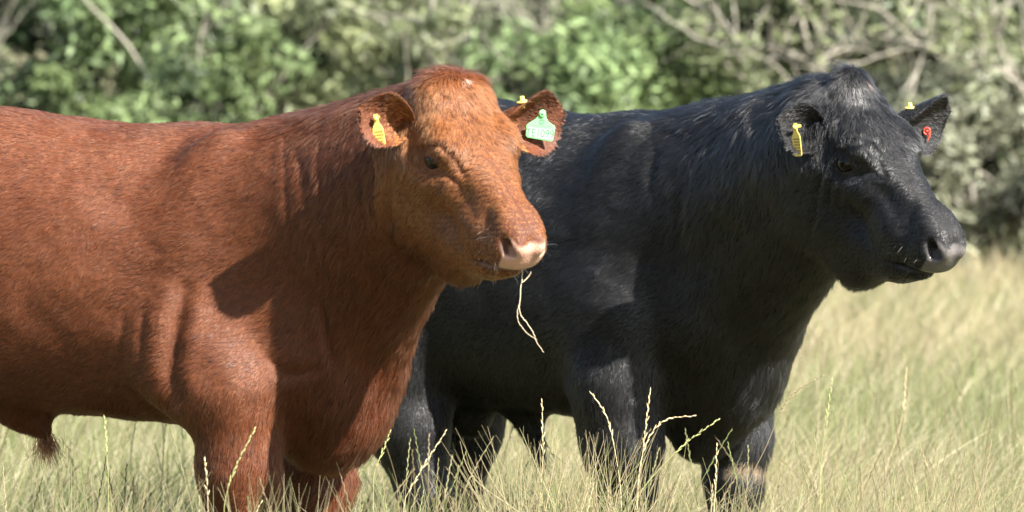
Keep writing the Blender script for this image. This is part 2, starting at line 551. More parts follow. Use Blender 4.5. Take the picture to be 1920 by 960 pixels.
def stalk_strands(base, tip, g, head=.14, bow=.04):
    """Grass stalk: stem points and alternating spikelets of the seed head (all in world space)."""
    base = np.asarray(base, float); tip = np.asarray(tip, float)
    t = np.linspace(0, 1, 9)[:, None]
    side = np.array([g.normal(), g.normal() * .5, 0]) * bow
    S = base + (tip - base) * t + side * (np.sin(t * pi)) + np.array([0, 0, 1.0]) * np.sin(t * pi) * .02
    L = np.linalg.norm(tip - base)
    sp = []
    ns = max(7, int(head / .011))
    for i in range(ns):
        s = 1 - head / L * (1 - i / ns)
        p = np.array([np.interp(s, t[:, 0], S[:, a]) for a in range(3)])
        d = unit(np.array([np.interp(min(s + .02, 1), t[:, 0], S[:, a]) for a in range(3)]) - np.array([np.interp(s - .02, t[:, 0], S[:, a]) for a in range(3)]))
        o = unit(np.cross(d, [0, 1, .2])) * (1 if i % 2 else -1)
        l = .013 * (1.15 - .5 * i / ns) * g.uniform(.75, 1.2)
        q = unit(d + o * g.uniform(.08, .28))
        sp.append(np.stack([p, p + q * l * .35, p + q * l * .75, p + q * l]))
    return S, np.array(sp)

def stalk_field(n, seed):
    g = np.random.default_rng(seed)
    st, sp = [], []
    cs, cp = [], []
    for _ in range(n):
        D = 1 / (1 / 11.0 + g.random() * (1 / 22 - 1 / 11.0)); x = (g.random() - .5) * (.181 * D + .8)
        h = g.uniform(.34, .60)
        b0 = np.array([x, D, -.03]); tp = b0 + np.array([g.normal() * .10 + .03, g.normal() * .09, h])
        S, q = stalk_strands(b0, tp, g, g.uniform(.07, .14))
        st.append(S); sp.append(q)
        c = STRAW * (1 - (a := g.random())) + GREEN * 1.1 * a
        if g.random() < .3: c = np.array([.20, .155, .085])
        cs.append(c * g.uniform(.8, 1.15)); cp.append(np.tile(c * g.uniform(.9, 1.25), (len(q), 1)))
    st = np.array(st); sp = np.concatenate(sp)
    tag(curves_obj('grass_stems', st, np.tile(np.linspace(.0011, .0006, 9), (len(st), 1)), BLADE, None, np.array(cs)), 'thin upright seed stalks scattered through the meadow', 'grass', kind='stuff')
    tag(curves_obj('grass_seed_heads', sp, np.tile(np.array([.0006, .0012, .0010, .0002]), (len(sp), 1)), BLADE, None, np.concatenate(cp)), 'small seed heads on the scattered meadow stalks', 'grass', kind='stuff')
stalk_field(1100, 303)

def straw_clump(x0, x1, D0, D1, n, top, seed, label):
    """Tangle of dry stems standing up in front of the legs."""
    g = np.random.default_rng(seed)
    k = 7; t = np.linspace(0, 1, k)[None, :]
    D = g.uniform(D0, D1, n); cx = g.beta(2, 2, n) * (x1 - x0) + x0
    X = (cx - 960) / F_PX * D
    zt = CAM_H - (top + np.abs(g.normal(size=n)) * 75 - 60) / F_PX * D
    h = np.maximum(zt, .15) + .03
    ln = g.normal(size=(n, 2)) * np.array([.22, .15]); bd = g.normal(size=(n, 2)) * .12
    Q = np.stack([X[:, None] + h[:, None] * (ln[:, :1] * (t - .6) + bd[:, :1] * t ** 2), D[:, None] + h[:, None] * (ln[:, 1:] * t), -.03 + h[:, None] * t + 0 * ln[:, :1]], -1)
    kink = g.random(n) < .25
    Q[kink, 5:, 0] += g.normal(size=(kink.sum(), 1)) * .05; Q[kink, 6, 2] -= np.abs(g.normal(size=kink.sum())) * .05
    C = STRAW * (1 - (a := g.random((n, 1)) ** 2)) + GREEN * a
    C = C * (1 + .2 * g.normal(size=(n, 1)))
    R = np.array([1, 1, .95, .9, .8, .6, .25])[None] * g.uniform(.0006, .0013, (n, 1))
    tag(curves_obj('dry_grass', Q, R, BLADE, None, np.clip(C, .05, .85)), label, 'grass', kind='stuff')
straw_clump(890, 1260, 12.5, 13.3, 400, 805, 305, 'tangled dry grass clump before the near black foreleg')
straw_clump(1280, 1480, 12.6, 13.4, 90, 865, 306, 'thin dry grass before the far black foreleg')
straw_clump(330, 680, 11.4, 12.1, 150, 885, 307, 'dry grass tangle across the red forelegs')
straw_clump(680, 900, 11.8, 12.8, 80, 865, 308, 'sparse dry grass before the black hind legs')
straw_clump(0, 330, 11.4, 12.6, 110, 870, 309, 'sparse dry grass below the red belly')
straw_clump(1480, 1920, 12.0, 14.5, 420, 850, 310, 'loose dry stems in the near right meadow')
# ------------------------------------------------------------------ bulls
def rot_frame(fwd, up):
    f = unit(fwd); u = unit(np.asarray(up, float) - (np.asarray(up, float) @ f) * f); return np.stack([f, np.cross(u, f), u])

class Bull:
    def __init__(s, theta, px, D, head_px, head_py, head_D, psi, phi, roll=0.0, hs=1.0, hy=1.0, gular=0.0):
        s.gular = gular
        s.th = radians(theta)
        s.f = np.array([cos(s.th), -sin(s.th), 0]); s.l = np.array([sin(s.th), cos(s.th), 0])
        p = at(px, 480, D)
        s.O = np.array([p[0], p[1], 0.0])
        d = radians(psi - theta); ph = radians(phi)
        u = np.array([cos(d) * cos(ph), -sin(d) * cos(ph), -sin(ph)])
        w = np.array([-sin(d), -cos(d), 0.0])
        v = np.cross(w, u)
        if v[2] < 0: v = -v
        r = radians(roll)
        w, v = cos(r) * w + sin(r) * v, cos(r) * v - sin(r) * w
        s.HR = np.stack([u, w, v])           # rows: along face, right, dorsal
        s.HO = s.to_local(at(head_px, head_py, head_D))
        s.hs = hs
        s.hy = hy
        s.hv = np.array([1.0, hy, 1.0])
    def to_local(s, P):
        d = np.asarray(P, float) - s.O
        return np.stack([d @ s.f, d @ s.l, d[..., 2]], -1)
    def to_world(s, p):
        p = np.asarray(p, float)
        return s.O + p[..., :1] * s.f + p[..., 1:2] * s.l + p[..., 2:3] * np.array([0, 0, 1.0])
    def L(s, px, py, y):
        d = ray(px, py)
        D = (y - (CAM - s.O) @ s.l) / (d @ s.l)
        return s.to_local(CAM + D * d)
    def H(s, *p):
        return s.HO + s.hs * ((np.asarray(p, float) * s.hv) @ s.HR)
    def to_head(s, P):
        return ((np.asarray(P) - s.HO) @ s.HR.T) / s.hs / s.hv
    def px(s, p):
        return proj(s.to_world(p))

def eye_frame(y):
    n = unit(np.array([.42, .90 * y, .06])); e = np.array([1, -.45 * y, .55]); e = unit(e - (e @ n) * n)
    return np.stack([e, n, np.cross(e, n)]), n

def head_prims(b, S):
    H, R, hs = b.H, b.HR, b.hs
    T = SDF()                        # temporary, in head space; wrapped into S
    T.loft([(-.035, -.06, -.15, .045), (-.012, -.012, -.19, .080), (.04, .003, -.20, .104), (.10, .003, -.19, .108),
            (.17, .000, -.17, .099), (.24, -.002, -.155, .074), (.31, .000, -.135, .054), (.38, .006, -.115, .043),
            (.435, .008, -.108, .042), (.466, -.002, -.102, .039), (.482, -.030, -.085, .027)], k=.03, n=2.7)
    T.ell((.015, 0, -.025), (.06, .078, .034), k=.04) if b.hy > .95 else T.ell((.000, 0, -.008), (.045, .040, .036), k=.035)   # poll
    for y in (-1, 1):
        T.ell((.145, y * .074, -.028), (.060, .030, .024), R=rot_frame((1, 0, .3), (0, 0, 1)), k=.03)            # brow
        T.cone((.235, y * .066, -.088), (.09, y * .098, -.125), .028, .036, k=.035)   # cheek bone
        T.ell((.125, y * .064, -.200), (.105, .052, .105), k=.06)            # masseter
        T.cone((.13, y * .045, -.262), (.375, y * .024, -.158), .058, .040, k=.05)   # mandible
        T.ell((.345, y * .045, -.095), (.078, .031, .050), k=.035)           # cheek to lip
        T.ell((.430, y * .038, -.062), (.044, .025, .045), k=.022)           # muzzle wings
        T.ell((.413, y * .023, -.012), (.042, .022, .017), k=.025)           # nasal cartilage
    T.cone((.375, 0, -.165), (.27, 0, -.262 - b.gular), .034, .050, k=.05)   # gular fold
    T.cone((.27, 0, -.262 - b.gular), (.10, 0, -.285), .050, .075, k=.05)
    T.ell((.445, 0, -.056), (.044, .049, .052), k=.025)                      # muzzle pad
    T.ell((.434, 0, -.098), (.048, .052, .022), R=rot_frame((1, 0, .35), (0, 0, 1)), k=.018)   # upper lip
    T.ell((.410, 0, -.150), (.048, .049, .025), R=rot_frame((1, 0, .45), (0, 0, 1)), k=.022)   # chin
    T.ell((.446, 0, -.1155), (.062, .09, .0030), R=rot_frame((1, 0, .52), (0, 0, 1)), k=.010, kind='s')   # mouth
    for y in (-1, 1):
        T.ell((.477, y * .024, -.026), (.017, .014, .022), k=.016)           # nostril ridge
        a = unit(np.array([.80, -.45 * y, -.30])); d = np.array([.55, .80 * y, .10]); d = unit(d - (d @ a) * a)
        q = np.stack([a, d, np.cross(a, d)])
        T.ell(np.array([.472, y * .0415, -.036]), (.0205, .030, .0130), R=q, k=.007, kind='s')   # nostril
        T.ell((.457, y * .051, -.024), (.010, .022, .0085), k=.008, kind='s')
        # eye socket and lids
        R, n = eye_frame(y)
        c = np.array([.174, y * .0985, -.064])
        T.ell(c + n * .016, (.038, .020, .027), R=R, k=.022, kind='s')
        T.ell(c - n * .010, (.035, .0245, .028), R=R, k=.010)
        T.ell(c + n * .014, (.0275, .024, .0132), R=R, k=.004, kind='s')
    HO, HR = b.HO, b.HR
    for kind, fn, lo, hi, k in T.ops:
        def g(x, y, z, fn=fn):
            x = x - HO[0]; y = y - HO[1]; z = z - HO[2]
            h = [(HR[i, 0] * x + HR[i, 1] * y + HR[i, 2] * z) / hs / b.hv[i] for i in range(3)]
            return fn(*h) * hs
        c = np.array([[(lo, hi)[i][0], (lo, hi)[j][1], (lo, hi)[m][2]] for i in (0, 1) for j in (0, 1) for m in (0, 1)])
        w = HO + hs * ((c * b.hv) @ HR)
        S.add(g, w.min(0), w.max(0), k * hs, kind)

def ear_mesh(b, base, axis, front, length=.155, width=.060, ns=26, nt=21):
    """Cupped leaf-shaped ear: outer and inner shell closed along the rim."""
    base = np.asarray(base, float); A = unit(axis)
    Fr = np.asarray(front, float); Fr = unit(Fr - (Fr @ A) * A)
    B = np.cross(A, Fr)
    V = []; side = []
    for sh, off in ((0, 0.0), (1, 1.0)):
        for i in range(ns):
            s = i / (ns - 1)
            # leaf profile
            w = width * (0.55 + 0.45 * smooth(0, .45, s)) * (max(1 - (max(s - .50, 0) / .5) ** 3.6, 0.0)) ** .5 + .002
            curl = 2.2 * (1 - s) ** 1.3 + 0.75              # total half-angle of the arc
            rad = w / max(curl, .2) * (1.25)
            for j in range(nt):
                t = -1 + 2 * j / (nt - 1)
                th = .010 * (1 - .55 * s) * (1 - abs(t) ** 4 * .75)
                a = t * curl
                r = rad - off * th
                p = A * (length * s + .02 * s * s * (1 - t * t)) + B * (sin(a) * r) + Fr * ((1 - cos(a)) * rad + cos(a) * (rad - r) - .008 * s * s)
                V.append(b.H(*(base + p)))
                side.append(off)
    F = []
    n0 = ns * nt
    for i in range(ns - 1):
        for j in range(nt - 1):
            q = [i * nt + j, i * nt + j + 1, (i + 1) * nt + j + 1, (i + 1) * nt + j]
            F.append(q[::-1]); F.append([n0 + k for k in q])
        for j, fl in ((0, 1), (nt - 1, 0)):
            q = [i * nt + j, (i + 1) * nt + j, n0 + (i + 1) * nt + j, n0 + i * nt + j]
            F.append(q[::-1] if fl else q)
    i = ns - 1
    for j in range(nt - 1):
        F.append([i * nt + j, n0 + i * nt + j, n0 + i * nt + j + 1, i * nt + j + 1][::-1])
    V = np.array(V); F = np.array(F)
    N = vert_normals(V, F)
    # outer shell normals must point away from the opening
    mid = (ns // 2) * nt + nt // 2
    if N[mid] @ (Fr @ b.HR) > 0:
        F = F[:, ::-1]
    return V, F, np.array(side)

def leg_prims(S, top, elbow_r, knee, fet, hoof, r_knee=.058, r_can=.040):
    top, knee, fet, hoof = (np.asarray(q, float) for q in (top, knee, fet, hoof))
    m = top * .45 + knee * .55
    S.cone(top, m, elbow_r, elbow_r * .55 + r_knee * .45, k=.06)
    S.cone(m, knee, elbow_r * .52 + r_knee * .45, r_knee, k=.04)
    S.cone(knee, fet, r_knee * .95, r_can, k=.03)
    S.cone(fet, hoof, r_can * 1.25, .055, k=.03)
    S.cone(hoof, hoof + np.array([.04, 0, -.03]), .055, .06, k=.02)

def body_prims(b, S, cfg):
    rs = cfg.get('rear', 1.0)
    S.loft(cfg['torso'], k=.04, n=2.25)
    for y in (-1, 1):
        S.ell((-.02, y * .205, 1.02), (.115, .085, .27), R=rot_frame((1, 0, -.25), (.25, 0, 1)), k=.07)     # scapula
        S.ell((-.02, y * .240, .80), (.145, .088, .16), R=rot_frame((1, 0, .3), (-.3, 0, 1)), k=.05)        # triceps
        S.ell((.20, y * .175, .83), (.105, .085, .135), k=.06)                                               # point of shoulder
        S.ell((.10, y * .20, 1.0), (.10, .06, .22), R=rot_frame((1, 0, -.45), (.45, 0, 1)), k=.06)
        S.ell((-1.0 * rs, y * .20, 1.0), (.20, .11, .30), k=.08)                                                  # thigh
        S.ell((-.88 * rs, y * .22, .78), (.13, .085, .20), k=.08)
    for lp in cfg['legs']:
        leg_prims(S, **lp)
    for c in cfg['cones']:
        S.cone(*c)
    for e in cfg['ells']:
        S.ell(**e)

def warp_axis(lo, hi, flo, fhi, coarse, fine):
    a = [lo]
    while a[-1] < hi:
        x = a[-1]
        d = max(flo - x, x - fhi, 0)
        a.append(x + min(coarse, fine + d * .12))
    return np.array(a)

def fold(b, V, N, pts, depth, width, lip=.3):
    """A skin crease following a line on the near flank: groove with a raised lip on either side."""
    q = b.px(V); pts = np.asarray(pts, float)
    cf = (b.to_world(V) - CAM); facing = -(unit(cf) * (N[:, :1] * b.f + N[:, 1:2] * b.l + N[:, 2:3] * np.array([0, 0, 1.0]))).sum(1)
    best = np.full(len(V), 1e9); tt = np.zeros(len(V))
    n = len(pts) - 1
    for i in range(n):
        a, c = pts[i], pts[i + 1]; d = c - a
        t = np.clip(((q - a) @ d) / (d @ d), 0, 1)
        e = np.linalg.norm(q - a - t[:, None] * d, axis=1)
        m = e < best
        best = np.where(m, e, best); tt = np.where(m, (i + t) / n, tt)
    fade = np.sin(np.clip(tt, 0, 1) * pi) ** .6 * smooth(.0, .3, facing)
    x = best / width
    return (-depth * np.exp(-x * x) + depth * lip * np.exp(-((x - 1.9) / 1.1) ** 2)) * fade

def build_bull(b, cfg, root):
    S = SDF()
    body_prims(b, S, cfg)
    head_prims(b, S)
    hc = b.H(.2, 0, -.11)
    r = .33
    cs = .011
    fs = .0042
    xs = warp_axis(-1.45, hc[0] + .45, hc[0] - r, hc[0] + r, cs, fs)
    ys = warp_axis(min(-.55, hc[1] - .40), .55, hc[1] - .27, hc[1] + .27, cs, fs)
    zs = warp_axis(-.06, 1.55, hc[2] - r * .95, hc[2] + r * .95, cs, fs)
    vals = S.grid(xs, ys, zs)
    V, F = surface_nets(xs, ys, zs, vals)
    # keep the largest connected piece only via simple label propagation
    lab = np.arange(len(V))
    for _ in range(400):
        m = lab[F].min(1)
        new = lab.copy()
        for i in range(4):
            np.minimum.at(new, F[:, i], m)
        new = new[new]
        if (new == lab).all(): break
        lab = new
    big = np.bincount(lab).argmax()
    keepv = lab == big
    F = F[keepv[F].all(1)]
    remap = np.cumsum(keepv) - 1
    V = V[keepv]; F = remap[F]
    Vs = relax(V, F, 4, .5)
    h = b.to_head(V)
    near_head = smooth(.34, .24, np.linalg.norm(h - np.array([.22, 0, -.1]), axis=1))[:, None]
    V = Vs * (1 - near_head) + relax(V, F, 1, .4) * near_head
    N = vert_normals(V, F)
    disp = np.zeros(len(V))
    for (pts, dep, wid) in cfg['folds']:
        disp += fold(b, V, N, pts, dep, wid)
    h = b.to_head(V)
    headm = smooth(-.10, .05, h[:, 0]) * smooth(.30, .22, np.abs(h[:, 1])) * smooth(-.40, -.30, h[:, 2])
    disp += (noise3(V, .16) * .006 + noise3(V + 5, .07) * .0025) * (1 - headm) + noise3(V + 9, .035) * .0012
    V = V + N * disp[:, None]
    part = np.zeros(len(V))                     # 0 body, 1 outer ear, 2 inner ear
    for e in cfg['ears']:
        ev, ef, sd = ear_mesh(b, **e)
        F = np.concatenate([F, ef + len(V)]); V = np.concatenate([V, ev]); part = np.concatenate([part, 1 + sd])
    N = vert_normals(V, F)
    h = b.to_head(V)
    # bare nose pad: front of the muzzle between and below the nostrils
    wob = noise3(V + 3, .02) * .003
    nose = smooth(.452, .460, h[:, 0] + .10 * (h[:, 2] + .05) + wob - 1.0 * np.maximum(np.abs(h[:, 1]) - .040, 0)) * smooth(-.118, -.110, h[:, 2]) * smooth(-.006, -.014, h[:, 2] + wob) * (part == 0)
    lip = smooth(.405, .42, h[:, 0]) * smooth(.016, .006, np.abs(h[:, 2] + .1155 - .52 * (h[:, 0] - .446))) * (part == 0)
    eye_d = np.min([np.linalg.norm((h - np.array([.176, y * .108, -.064])) / np.array([.028, .032, .022]), axis=1) for y in (-1, 1)], axis=0)
    lid = smooth(1.25, .85, eye_d) * (part == 0)
    inner = (part == 2).astype(float)
    nost = np.min([np.linalg.norm((h - np.array([.468, y * .043, -.036])) / np.array([.024, .018, .017]), axis=1) for y in (-1, 1)], axis=0)
    nost = smooth(1.1, .7, nost) * (part == 0)
    body = mesh_obj('body', V, F, cfg['skin'], root, attrs=dict(nose=nose, lip=lip, lid=lid, inner_ear=inner, nostril=nost))
    return body, V, F, N, h, part, dict(nose=nose, lip=lip, lid=lid, nost=nost)
def skin_material(name, base, dark, nose_col, lid_col):
    m, nt, bs = mat_new(name)
    A = {}
    for k in ('nose', 'lip', 'lid', 'inner_ear', 'nostril'):
        n = nt.nodes.new('ShaderNodeAttribute'); n.attribute_name = k; A[k] = n.outputs['Fac']
    tc = nt.nodes.new('ShaderNodeTexCoord')
    nz = nt.nodes.new('ShaderNodeTexNoise'); nz.inputs['Scale'].default_value = 9; nz.inputs['Detail'].default_value = 4
    nt.links.new(tc.outputs['Object'], nz.inputs['Vector'])
    def mix(f, a, b):
        x = nt.nodes.new('ShaderNodeMix'); x.data_type = 'RGBA'
        for s, v in ((0, f), (6, a), (7, b)):
            if hasattr(v, 'links'): nt.links.new(v, x.inputs[s])
            else: x.inputs[s].default_value = v if not isinstance(v, tuple) else (*v, 1)
        return x.outputs[2]
    c = mix(nz.outputs['Fac'], base, dark)
    sp = nt.nodes.new('ShaderNodeTexNoise'); sp.inputs['Scale'].default_value = 140; sp.inputs['Detail'].default_value = 3
    nt.links.new(tc.outputs['Object'], sp.inputs['Vector'])
    nc = mix(sp.outputs['Fac'], tuple(v * .72 for v in nose_col), nose_col)
    c = mix(A['nose'], c, nc)
    c = mix(A['lip'], c, tuple(v * .30 for v in nose_col))
    c = mix(A['lid'], c, lid_col)
    c = mix(A['nostril'], c, tuple(v * .16 for v in nose_col))
    nt.links.new(c, bs.inputs['Base Color'])
    r = nt.nodes.new('ShaderNodeMapRange'); nt.links.new(A['nose'], r.inputs[0]); r.inputs[3].default_value = .75; r.inputs[4].default_value = .26
    nt.links.new(r.outputs[0], bs.inputs['Roughness'])
    bs.inputs['Specular IOR Level'].default_value = .4
    vo = nt.nodes.new('ShaderNodeTexVoronoi'); vo.inputs['Scale'].default_value = 260
    nt.links.new(tc.outputs['Object'], vo.inputs['Vector'])
    mu = nt.nodes.new('ShaderNodeMath'); mu.operation = 'MULTIPLY'
    nt.links.new(vo.outputs['Distance'], mu.inputs[0]); nt.links.new(A['nose'], mu.inputs[1])
    bp = nt.nodes.new('ShaderNodeBump'); bp.inputs['Strength'].default_value = .35; bp.inputs['Distance'].default_value = .002
    nt.links.new(mu.outputs[0], bp.inputs['Height']); nt.links.new(bp.outputs[0], bs.inputs['Normal'])
    return m

RED_SKIN = skin_material('red_hide', (.10, .030, .010), (.07, .020, .008), (.62, .36, .27), (.13, .05, .03))
BLACK_SKIN = skin_material('black_hide', (.005, .005, .0055), (.004, .004, .0045), (.150, .138, .138), (.02, .017, .016))

TORSO = [(-1.30, 1.20, .98, .06), (-1.22, 1.27, .80, .17), (-1.05, 1.31, .70, .25), (-.80, 1.33, .64, .28), (-.55, 1.328, .645, .305), (-.25, 1.295, .635, .31),
         (0, 1.280, .61, .285), (.15, 1.27, .575, .25), (.24, 1.20, .575, .20), (.31, 1.10, .64, .145), (.355, 1.0, .74, .08)]

def cfg_red(b):
    L, H = b.L, b.H
    kn = L(455, 985, -.185); kf = L(590, 1000, .17)
    c = dict(skin=RED_SKIN, torso=TORSO)
    c['legs'] = [
        dict(top=L(440, 735, -.215), elbow_r=.105, knee=kn, fet=(kn[0] + .0, -.18, .17), hoof=(kn[0] + .03, -.18, .07), r_knee=.064),
        dict(top=L(590, 770, .20), elbow_r=.095, knee=kf, fet=(kf[0], .17, .17), hoof=(kf[0] + .03, .17, .07), r_knee=.062),
        dict(top=(-.98, -.2, .72), elbow_r=.12, knee=(-1.08, -.19, .48), fet=(-1.06, -.19, .17), hoof=(-1.03, -.19, .07)),
        dict(top=(-.98, .2, .72), elbow_r=.12, knee=(-1.12, .19, .48), fet=(-1.10, .19, .17), hoof=(-1.07, .19, .07))]
    c['cones'] = [
        ((-.05, 0, 1.11), H(.01, 0, -.165), .160, .095, .08),
        ((.06, 0, .98), H(.05, 0, -.16), .23, .13, .09),
        ((.13, 0, .82), H(.10, 0, -.20), .185, .09, .08),
        (L(676, 690, 0), H(.14, 0, -.24), .075, .045, .07),
        (L(655, 770, 0), L(610, 815, 0), .080, .072, .06),           # brisket
        (L(40, 765, 0), L(88, 815, 0), .050, .016, .06),             # sheath
    ]
    c['ells'] = [dict(c=L(612, 710, -.02), r=(.14, .16, .17), k=.07)]
    c['ears'] = [dict(base=(.042, .094, -.102), axis=(-.10, .87, .47), front=(.8, .1, .6), length=.135, width=.062),
                 dict(base=(.046, -.082, -.108), axis=(.10, -.95, .19), front=(.75, .45, .42), length=.182, width=.074)]
    c['folds'] = [([(536, 250), (541, 330), (546, 400), (558, 470)], .0032, 5), ([(560, 262), (574, 350), (590, 430), (606, 560)], .004, 6),
                  ([(604, 250), (600, 300), (612, 400), (624, 470)], .003, 5), ([(648, 290), (652, 380), (656, 520)], .003, 6), ([(676, 270), (680, 380), (694, 460)], .0035, 6),
                  ([(738, 290), (728, 360), (738, 450), (760, 520)], .006, 9), ([(598, 540), (612, 600), (626, 690)], .007, 10), ([(578, 300), (583, 340), (596, 380)], .003, 5),
                  ([(352, 520), (330, 610), (318, 690), (335, 760)], .016, 18), ([(272, 560), (268, 650), (272, 700)], .004, 8), ([(232, 580), (230, 660), (236, 700)], .003, 7),
                  ([(500, 660), (540, 700), (590, 690), (625, 660)], .006, 12),
                  ([(784, 292), (798, 268), (826, 270), (856, 298), (880, 340)], .006, 6), ([(826, 318), (850, 335), (872, 352)], .003, 5), ([(868, 345), (882, 385), (890, 415)], .006, 16), ([(772, 190), (766, 260), (778, 320)], .004, 8)]
    return c

def cfg_black(b):
    L, H = b.L, b.H
    kn = L(1175, 925, -.185); kf = L(1375, 905, .17)
    hn = L(800, 930, -.17); hf = L(858, 900, .17)
    c = dict(rear=.76, skin=BLACK_SKIN, torso=[(r[0] if r[0] > -.3 else -.25 + (r[0] + .25) * .72, r[1], r[2] - (.10 if -.9 < r[0] < .1 else .0), r[3]) for r in TORSO])
    c['legs'] = [
        dict(top=L(1155, 720, -.215), elbow_r=.115, knee=kn, fet=(kn[0] + .0, -.18, .17), hoof=(kn[0] + .03, -.18, .07), r_knee=.068),
        dict(top=L(1380, 720, .19), elbow_r=.095, knee=kf, fet=(kf[0], .17, .17), hoof=(kf[0] + .03, .17, .07), r_knee=.068),
        dict(top=(-.70, -.2, .74), elbow_r=.14, knee=hn, fet=(hn[0], -.17, .17), hoof=(hn[0] + .03, -.17, .07)),
        dict(top=L(880, 690, .2), elbow_r=.13, knee=hf, fet=(hf[0], .17, .17), hoof=(hf[0] + .03, .17, .07))]
    c['cones'] = [
        ((-.03, 0, 1.125), H(.0, 0, -.15), .165, .105, .08),
        ((.06, 0, .98), H(.05, 0, -.16), .23, .14, .09),
        ((.13, 0, .82), H(.14, 0, -.235), .185, .095, .08),
        ((.23, 0, .74), H(.14, 0, -.24), .078, .045, .07),
        ((.22, 0, .66), L(1315, 810, 0), .09, .075, .06),
        (L(985, 765, 0), L(1012, 850, 0), .046, .020, .05),
        (L(870, 700, 0), L(882, 778, 0), .06, .055, .05),            # scrotum
    ]
    c['ells'] = [dict(c=(.14, 0, .70), r=(.15, .16, .17), k=.07)]
    c['ears'] = [dict(base=(.060, .078, -.118), axis=(-.20, .87, .40), front=(.75, -.2, .6), length=.13, width=.058),
                 dict(base=(.040, -.088, -.095), axis=(.10, -.95, .16), front=(.85, .5, .20), length=.195, width=.074)]
    c['folds'] = [([(1532, 330), (1530, 390), (1520, 440)], .004, 6), ([(1558, 250), (1545, 310), (1535, 370)], .005, 6), ([(1572, 270), (1560, 330), (1552, 420)], .005, 6),
                  ([(1585, 250), (1575, 330), (1570, 420)], .004, 6), ([(1235, 270), (1225, 330), (1230, 380)], .006, 12), ([(1285, 330), (1275, 400), (1280, 470)], .006, 10),
                  ([(1572, 290), (1590, 266), (1620, 266), (1646, 296), (1668, 340)], .006, 6), ([(1580, 275), (1604, 250), (1640, 262), (1672, 300)], .004, 6), ([(1592, 322), (1612, 328), (1640, 318), (1662, 345)], .003, 5), ([(1655, 345), (1680, 400), (1690, 440)], .005, 16)]
    return c

RED = Bull(theta=16, px=450, D=12.65, head_px=848, head_py=152, head_D=12.085, psi=59, phi=45, roll=-6, hs=.968, hy=1.0, gular=.012)
BLACK = Bull(theta=32, px=1245, D=14.1, head_px=1598, head_py=157, head_D=13.43, psi=52, phi=45, roll=-6, hs=1.08, hy=.91, gular=.018)

def bull_root(name, b, label):
    o = bpy.data.objects.new(name, None)
    M = Matrix(((b.f[0], b.l[0], 0, b.O[0]), (b.f[1], b.l[1], 0, b.O[1]), (0, 0, 1, 0), (0, 0, 0, 1)))
    o.matrix_world = M
    o.empty_display_size = .2
    link(o)
    return tag(o, label, 'bull')

EYE = simple_mat('eye_ball', (.005, .0035, .003), .05, .35)
def add_eyes(b, root):
    for y in (1, -1):
        n = eye_frame(y)[1]; c = b.H(*(np.array([.174, y * .0985, -.064]) - n * .0108)); r = .0240 * b.hs
        V = []; F = []
        n, m = 14, 20
        for i in range(n + 1):
            for j in range(m):
                a = pi * i / n; t = 2 * pi * j / m
                V.append(c + r * np.array([sin(a) * cos(t), sin(a) * sin(t), cos(a)]))
        for i in range(n):
            for j in range(m):
                F.append((i * m + j, (i + 1) * m + j, (i + 1) * m + (j + 1) % m, i * m + (j + 1) % m))
        mesh_obj('eye', V, F, EYE, root)

red = bull_root('bull', RED, 'chestnut red bull standing in front with its face turned to us')
black = bull_root('bull', BLACK, 'glossy black bull standing behind the red one')
red_data = build_bull(RED, cfg_red(RED), red)
black_data = build_bull(BLACK, cfg_black(BLACK), black)
add_eyes(RED, red); add_eyes(BLACK, black)
# ------------------------------------------------------------------ coat
def hair_material(name, rough=.36, radial=.5, ior=1.6, body_rough=.46, spec=.30, mix=.35, tint=None):
    """Coat hair: a strand lobe for sheen over a lobe that follows the lie of the hide beneath."""
    m = bpy.data.materials.new(name); m.use_nodes = True
    nt = m.node_tree
    bs = nt.nodes['Principled BSDF']
    h = nt.nodes.new('ShaderNodeBsdfHairPrincipled')
    h.model = 'CHIANG'; h.parametrization = 'COLOR'
    a = nt.nodes.new('ShaderNodeAttribute'); a.attribute_name = 'strand_color'
    nt.links.new(a.outputs['Color'], h.inputs['Color']); nt.links.new(a.outputs['Color'], bs.inputs['Base Color'])
    n = nt.nodes.new('ShaderNodeAttribute'); n.attribute_name = 'hide_normal'
    vt = nt.nodes.new('ShaderNodeVectorTransform'); vt.vector_type = 'NORMAL'; vt.convert_from = 'OBJECT'; vt.convert_to = 'WORLD'
    nt.links.new(n.outputs['Vector'], vt.inputs[0]); nt.links.new(vt.outputs[0], bs.inputs['Normal'])
    bs.inputs['Roughness'].default_value = body_rough; bs.inputs['Specular IOR Level'].default_value = spec
    h.inputs['Roughness'].default_value = rough
    h.inputs['Radial Roughness'].default_value = radial
    h.inputs['IOR'].default_value = ior
    h.inputs['Random Roughness'].default_value = .3
    mx = nt.nodes.new('ShaderNodeMixShader'); mx.inputs[0].default_value = mix
    nt.links.new(bs.outputs[0], mx.inputs[1]); nt.links.new(h.outputs[0], mx.inputs[2])
    nt.links.new(mx.outputs[0], nt.nodes['Material Output'].inputs['Surface'])
    return m

